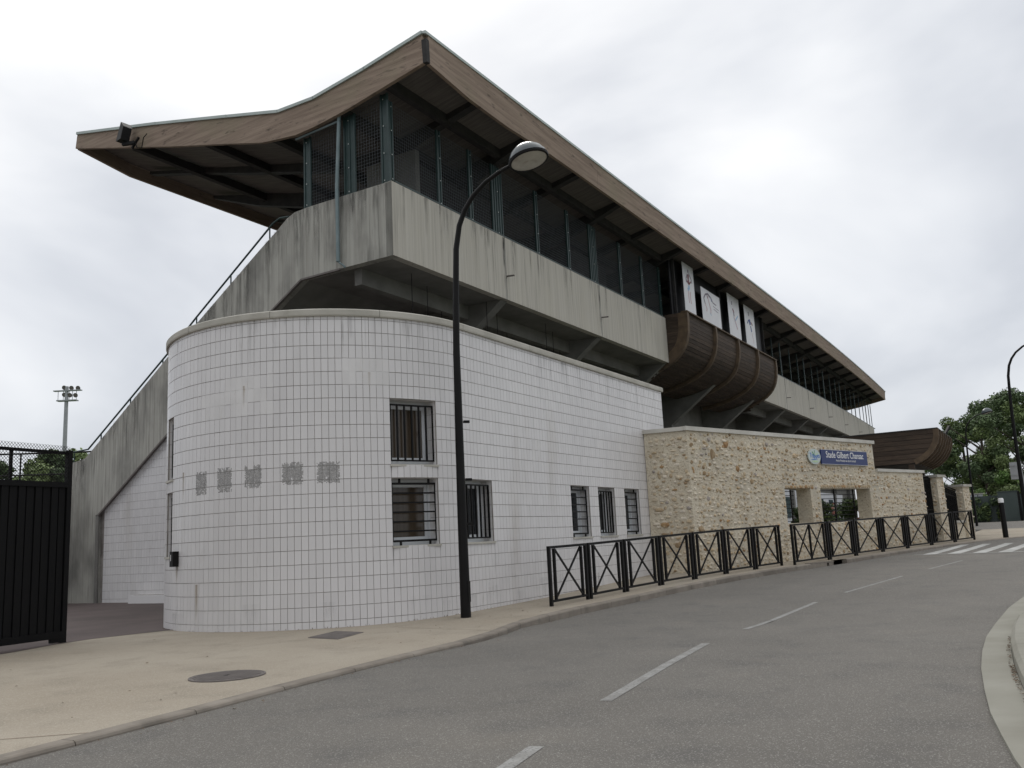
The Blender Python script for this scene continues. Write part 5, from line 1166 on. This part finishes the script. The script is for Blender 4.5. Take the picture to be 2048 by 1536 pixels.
# parked car at far right
t = thing('parked_car', (95.5, 1.2, 1.2), 'dark car parked nose-on beside the steel enclosure, far right', 'car')
mb = MB(); sec = [(0, .35, .95, .78), (.3, .30, 1.05, .9), (1.3, .28, 1.2, .95), (2.2, .28, 1.25, .97), (5.2, .28, 1.25, .97), (6.2, .3, 1.15, .9), (6.4, .4, 1.0, .8)]
vs = []
for dx_, z0, z1, hw in sec: vs += [(95.5 + dx_, 1.2 - hw, 1.2 + z0), (95.5 + dx_, 1.2 - hw, 1.2 + z1 * .8), (95.5 + dx_, 1.2 - hw * .85, 1.2 + z1), (95.5 + dx_, 1.2 + hw * .85, 1.2 + z1), (95.5 + dx_, 1.2 + hw, 1.2 + z1 * .8), (95.5 + dx_, 1.2 + hw, 1.2 + z0)]
fixn(mb.add(vs, [(6 * q + j, 6 * (q + 1) + j, 6 * (q + 1) + (j + 1) % 6, 6 * q + (j + 1) % 6) for q in range(6) for j in range(6)] + [(0, 1, 2, 3, 4, 5), (41, 40, 39, 38, 37, 36)]).build('body', 'carblue', t))
fixn(MB().hexa([(97.0, .4, 2.42), (101, .4, 2.42), (101, 2.0, 2.42), (97.0, 2.0, 2.42), (98.2, .55, 3.15), (100.4, .55, 3.15), (100.4, 1.85, 3.15), (98.2, 1.85, 3.15)]).build('cabin', 'glass', t))
for x in (96.7, 100.6):
    for y in (.3, 2.1): MB().lathe([(0, .12), (.4, .1), (.48, .05), (.48, -.1), (0, -.12)], (x, y, 1.65), 14, axis=(0, 1, 0)).build('wheel', 'blackmatt', t)
for y in (.55, 1.85): MB().box((95.44, y - .16, 1.85), (95.52, y + .16, 2.0)).build('headlight', 'metalgrey', t)
MB().box((95.42, .9, 1.55), (95.5, 1.5, 1.7)).build('number_plate', 'white', t)
# road sign seen from behind
t = thing('road_sign', (60, 1.45, .8), 'grey back of a road sign on a galvanised pole near the right edge', 'road sign')
MB().tube([(60, 1.18, .6), (60, 1.42, 5.0)], .06, 8).build('pole', 'metalgrey', t, smooth=True); MB().box((59.9, 1.32, 3.72), (59.94, 1.95, 4.72)).build('sign_plate', 'metalgrey', t)
for z in (3.95, 4.5): MB().box((59.86, 1.34, z), (59.9, 1.93, z + .06)).build('stiffener', 'metalgrey', t)
# floodlight mast far left
mx_, my_ = 80.2, 126.8
t = thing('floodlight_mast', (mx_, my_, 0), 'tall grey stadium floodlight mast beyond the trees at left', 'floodlight mast')
MB().tube([(mx_, my_, -.3), (mx_, my_, 28.2)], [.42, .26], 12).build('mast', 'metalgrey', t, smooth=True)
rv = Vector((.8544, .5172, 0)) * -1
rv = Vector((0.5173, -0.8544, 0)).normalized()
P0 = Vector((mx_, my_, 0))
mb = MB(); mb.bar(P0 - rv * 1.35 + Vector((0, 0, 26.0)), P0 + rv * 1.65 + Vector((0, 0, 26.0)), .9, .16); mb.build('platform', 'metalgrey', t)
mb = MB(); mb.bar(P0 - rv * 1.95 + Vector((0, 0, 27.55)), P0 + rv * 2.25 + Vector((0, 0, 27.55)), .6, .14); mb.build('lamp_frame', 'metalgrey', t)
for s_ in (-1.3, -.5, .4, .9, 1.5): MB().bar(P0 + rv * s_ + Vector((0, 0, 26)), P0 + rv * s_ + Vector((0, 0, 27.5)), .06, .06).build('guard_post', 'metalgrey', t)
fdir = Vector((-.75, -.45, -.35)).normalized()
for s_, z in ((-.35, 28.05), (.75, 27.95), (1.75, 27.9), (-.3, 26.95), (.55, 26.85), (1.4, 26.8)):
    MB().lathe([(0, -.22), (.2, -.2), (.36, .1), (.36, .14), (0, .14)], P0 + rv * s_ + Vector((0, 0, z)), 14, axis=fdir).build('flood_lamp', 'iron', t, smooth=True)
# brown-roofed building behind the gate mesh
t = thing('club_house', (60, 84, 0), 'low building with brown roof behind the trees, glimpsed through the gate mesh', 'building')
MB().box((56, 75, -.2), (62, 84, 6.6)).build('wall', 'whitewall', t); fixn(MB().prism([(55.5, 74.5, 6.6), (62.5, 74.5, 6.6), (59, 74.5, 8.8)], (0, 10, 0)).build('roof', 'brownroof', t))
# rose bushes seen through the stone wall openings
for i, (u, dp, h, lb) in enumerate(((9.35, 1.5, 2.35, 'thin flowering bush seen through the small opening of the stone wall'), (11.25, 1.5, 2.6, 'dark rose bush with pink blooms at the left of the wide wall opening'), (13.5, 1.5, 2.6, 'dark bushy rose at the right of the wide wall opening'))):
    P = sp(u, .4, dp); t = thing('rose_bush', tuple(P), lb, 'bush', 'rose bushes behind the stone wall')
    cen = [(random.gauss(0, .30 if i else .15), random.gauss(0, .30 if i else .15), random.uniform(.4, h - .45), random.uniform(.16, .34 if i else .22)) for _ in range(34)]
    o = bpy.data.objects.new('foliage', leafmesh('foliage', cen, 4200, .06, ['leaf2', 'leaf2', 'leaf1'])); COL.objects.link(o); o.parent = t
    for k in range(6): MB().tube([P, P + Vector((random.uniform(-.2, .2), random.uniform(-.2, .2), 1.0)), P + Vector((random.uniform(-.6, .6), random.uniform(-.5, .5), h - .4))], .015, 5).build('stem', 'bark', t)
    for k in range(5):
        q = P + Vector((random.uniform(-.6, .6), -.35, random.uniform(1.3, h - .4))); MB().lathe([(0, -.05), (.06, -.03), (.07, .03), (0, .05)], q, 8).build('bloom', 'rose', t)
# weed tufts at the foot of the tiled wall
mb = MB()
for _ in range(160):
    s_ = random.choice([random.uniform(20.6, 21.6), random.uniform(0.6, 2.2), random.uniform(12, 20)]); P, Nn, T = wp(s_); b = P + Nn * random.uniform(.02, .07) + Vector((0, 0, g(P.x) + .005)); h = random.uniform(.01, .04)
    mb.add([b - T * .008, b + T * .008, b + Nn * random.uniform(0, .03) + T * random.uniform(-.02, .02) + Vector((0, 0, h))], [(0, 1, 2)])
mb.build('wall_foot_weeds', 'dirt', None, kind='stuff')
print('objects', len(bpy.data.objects), 'tiles', len(tiles), cnt, 'stones', len(stones))
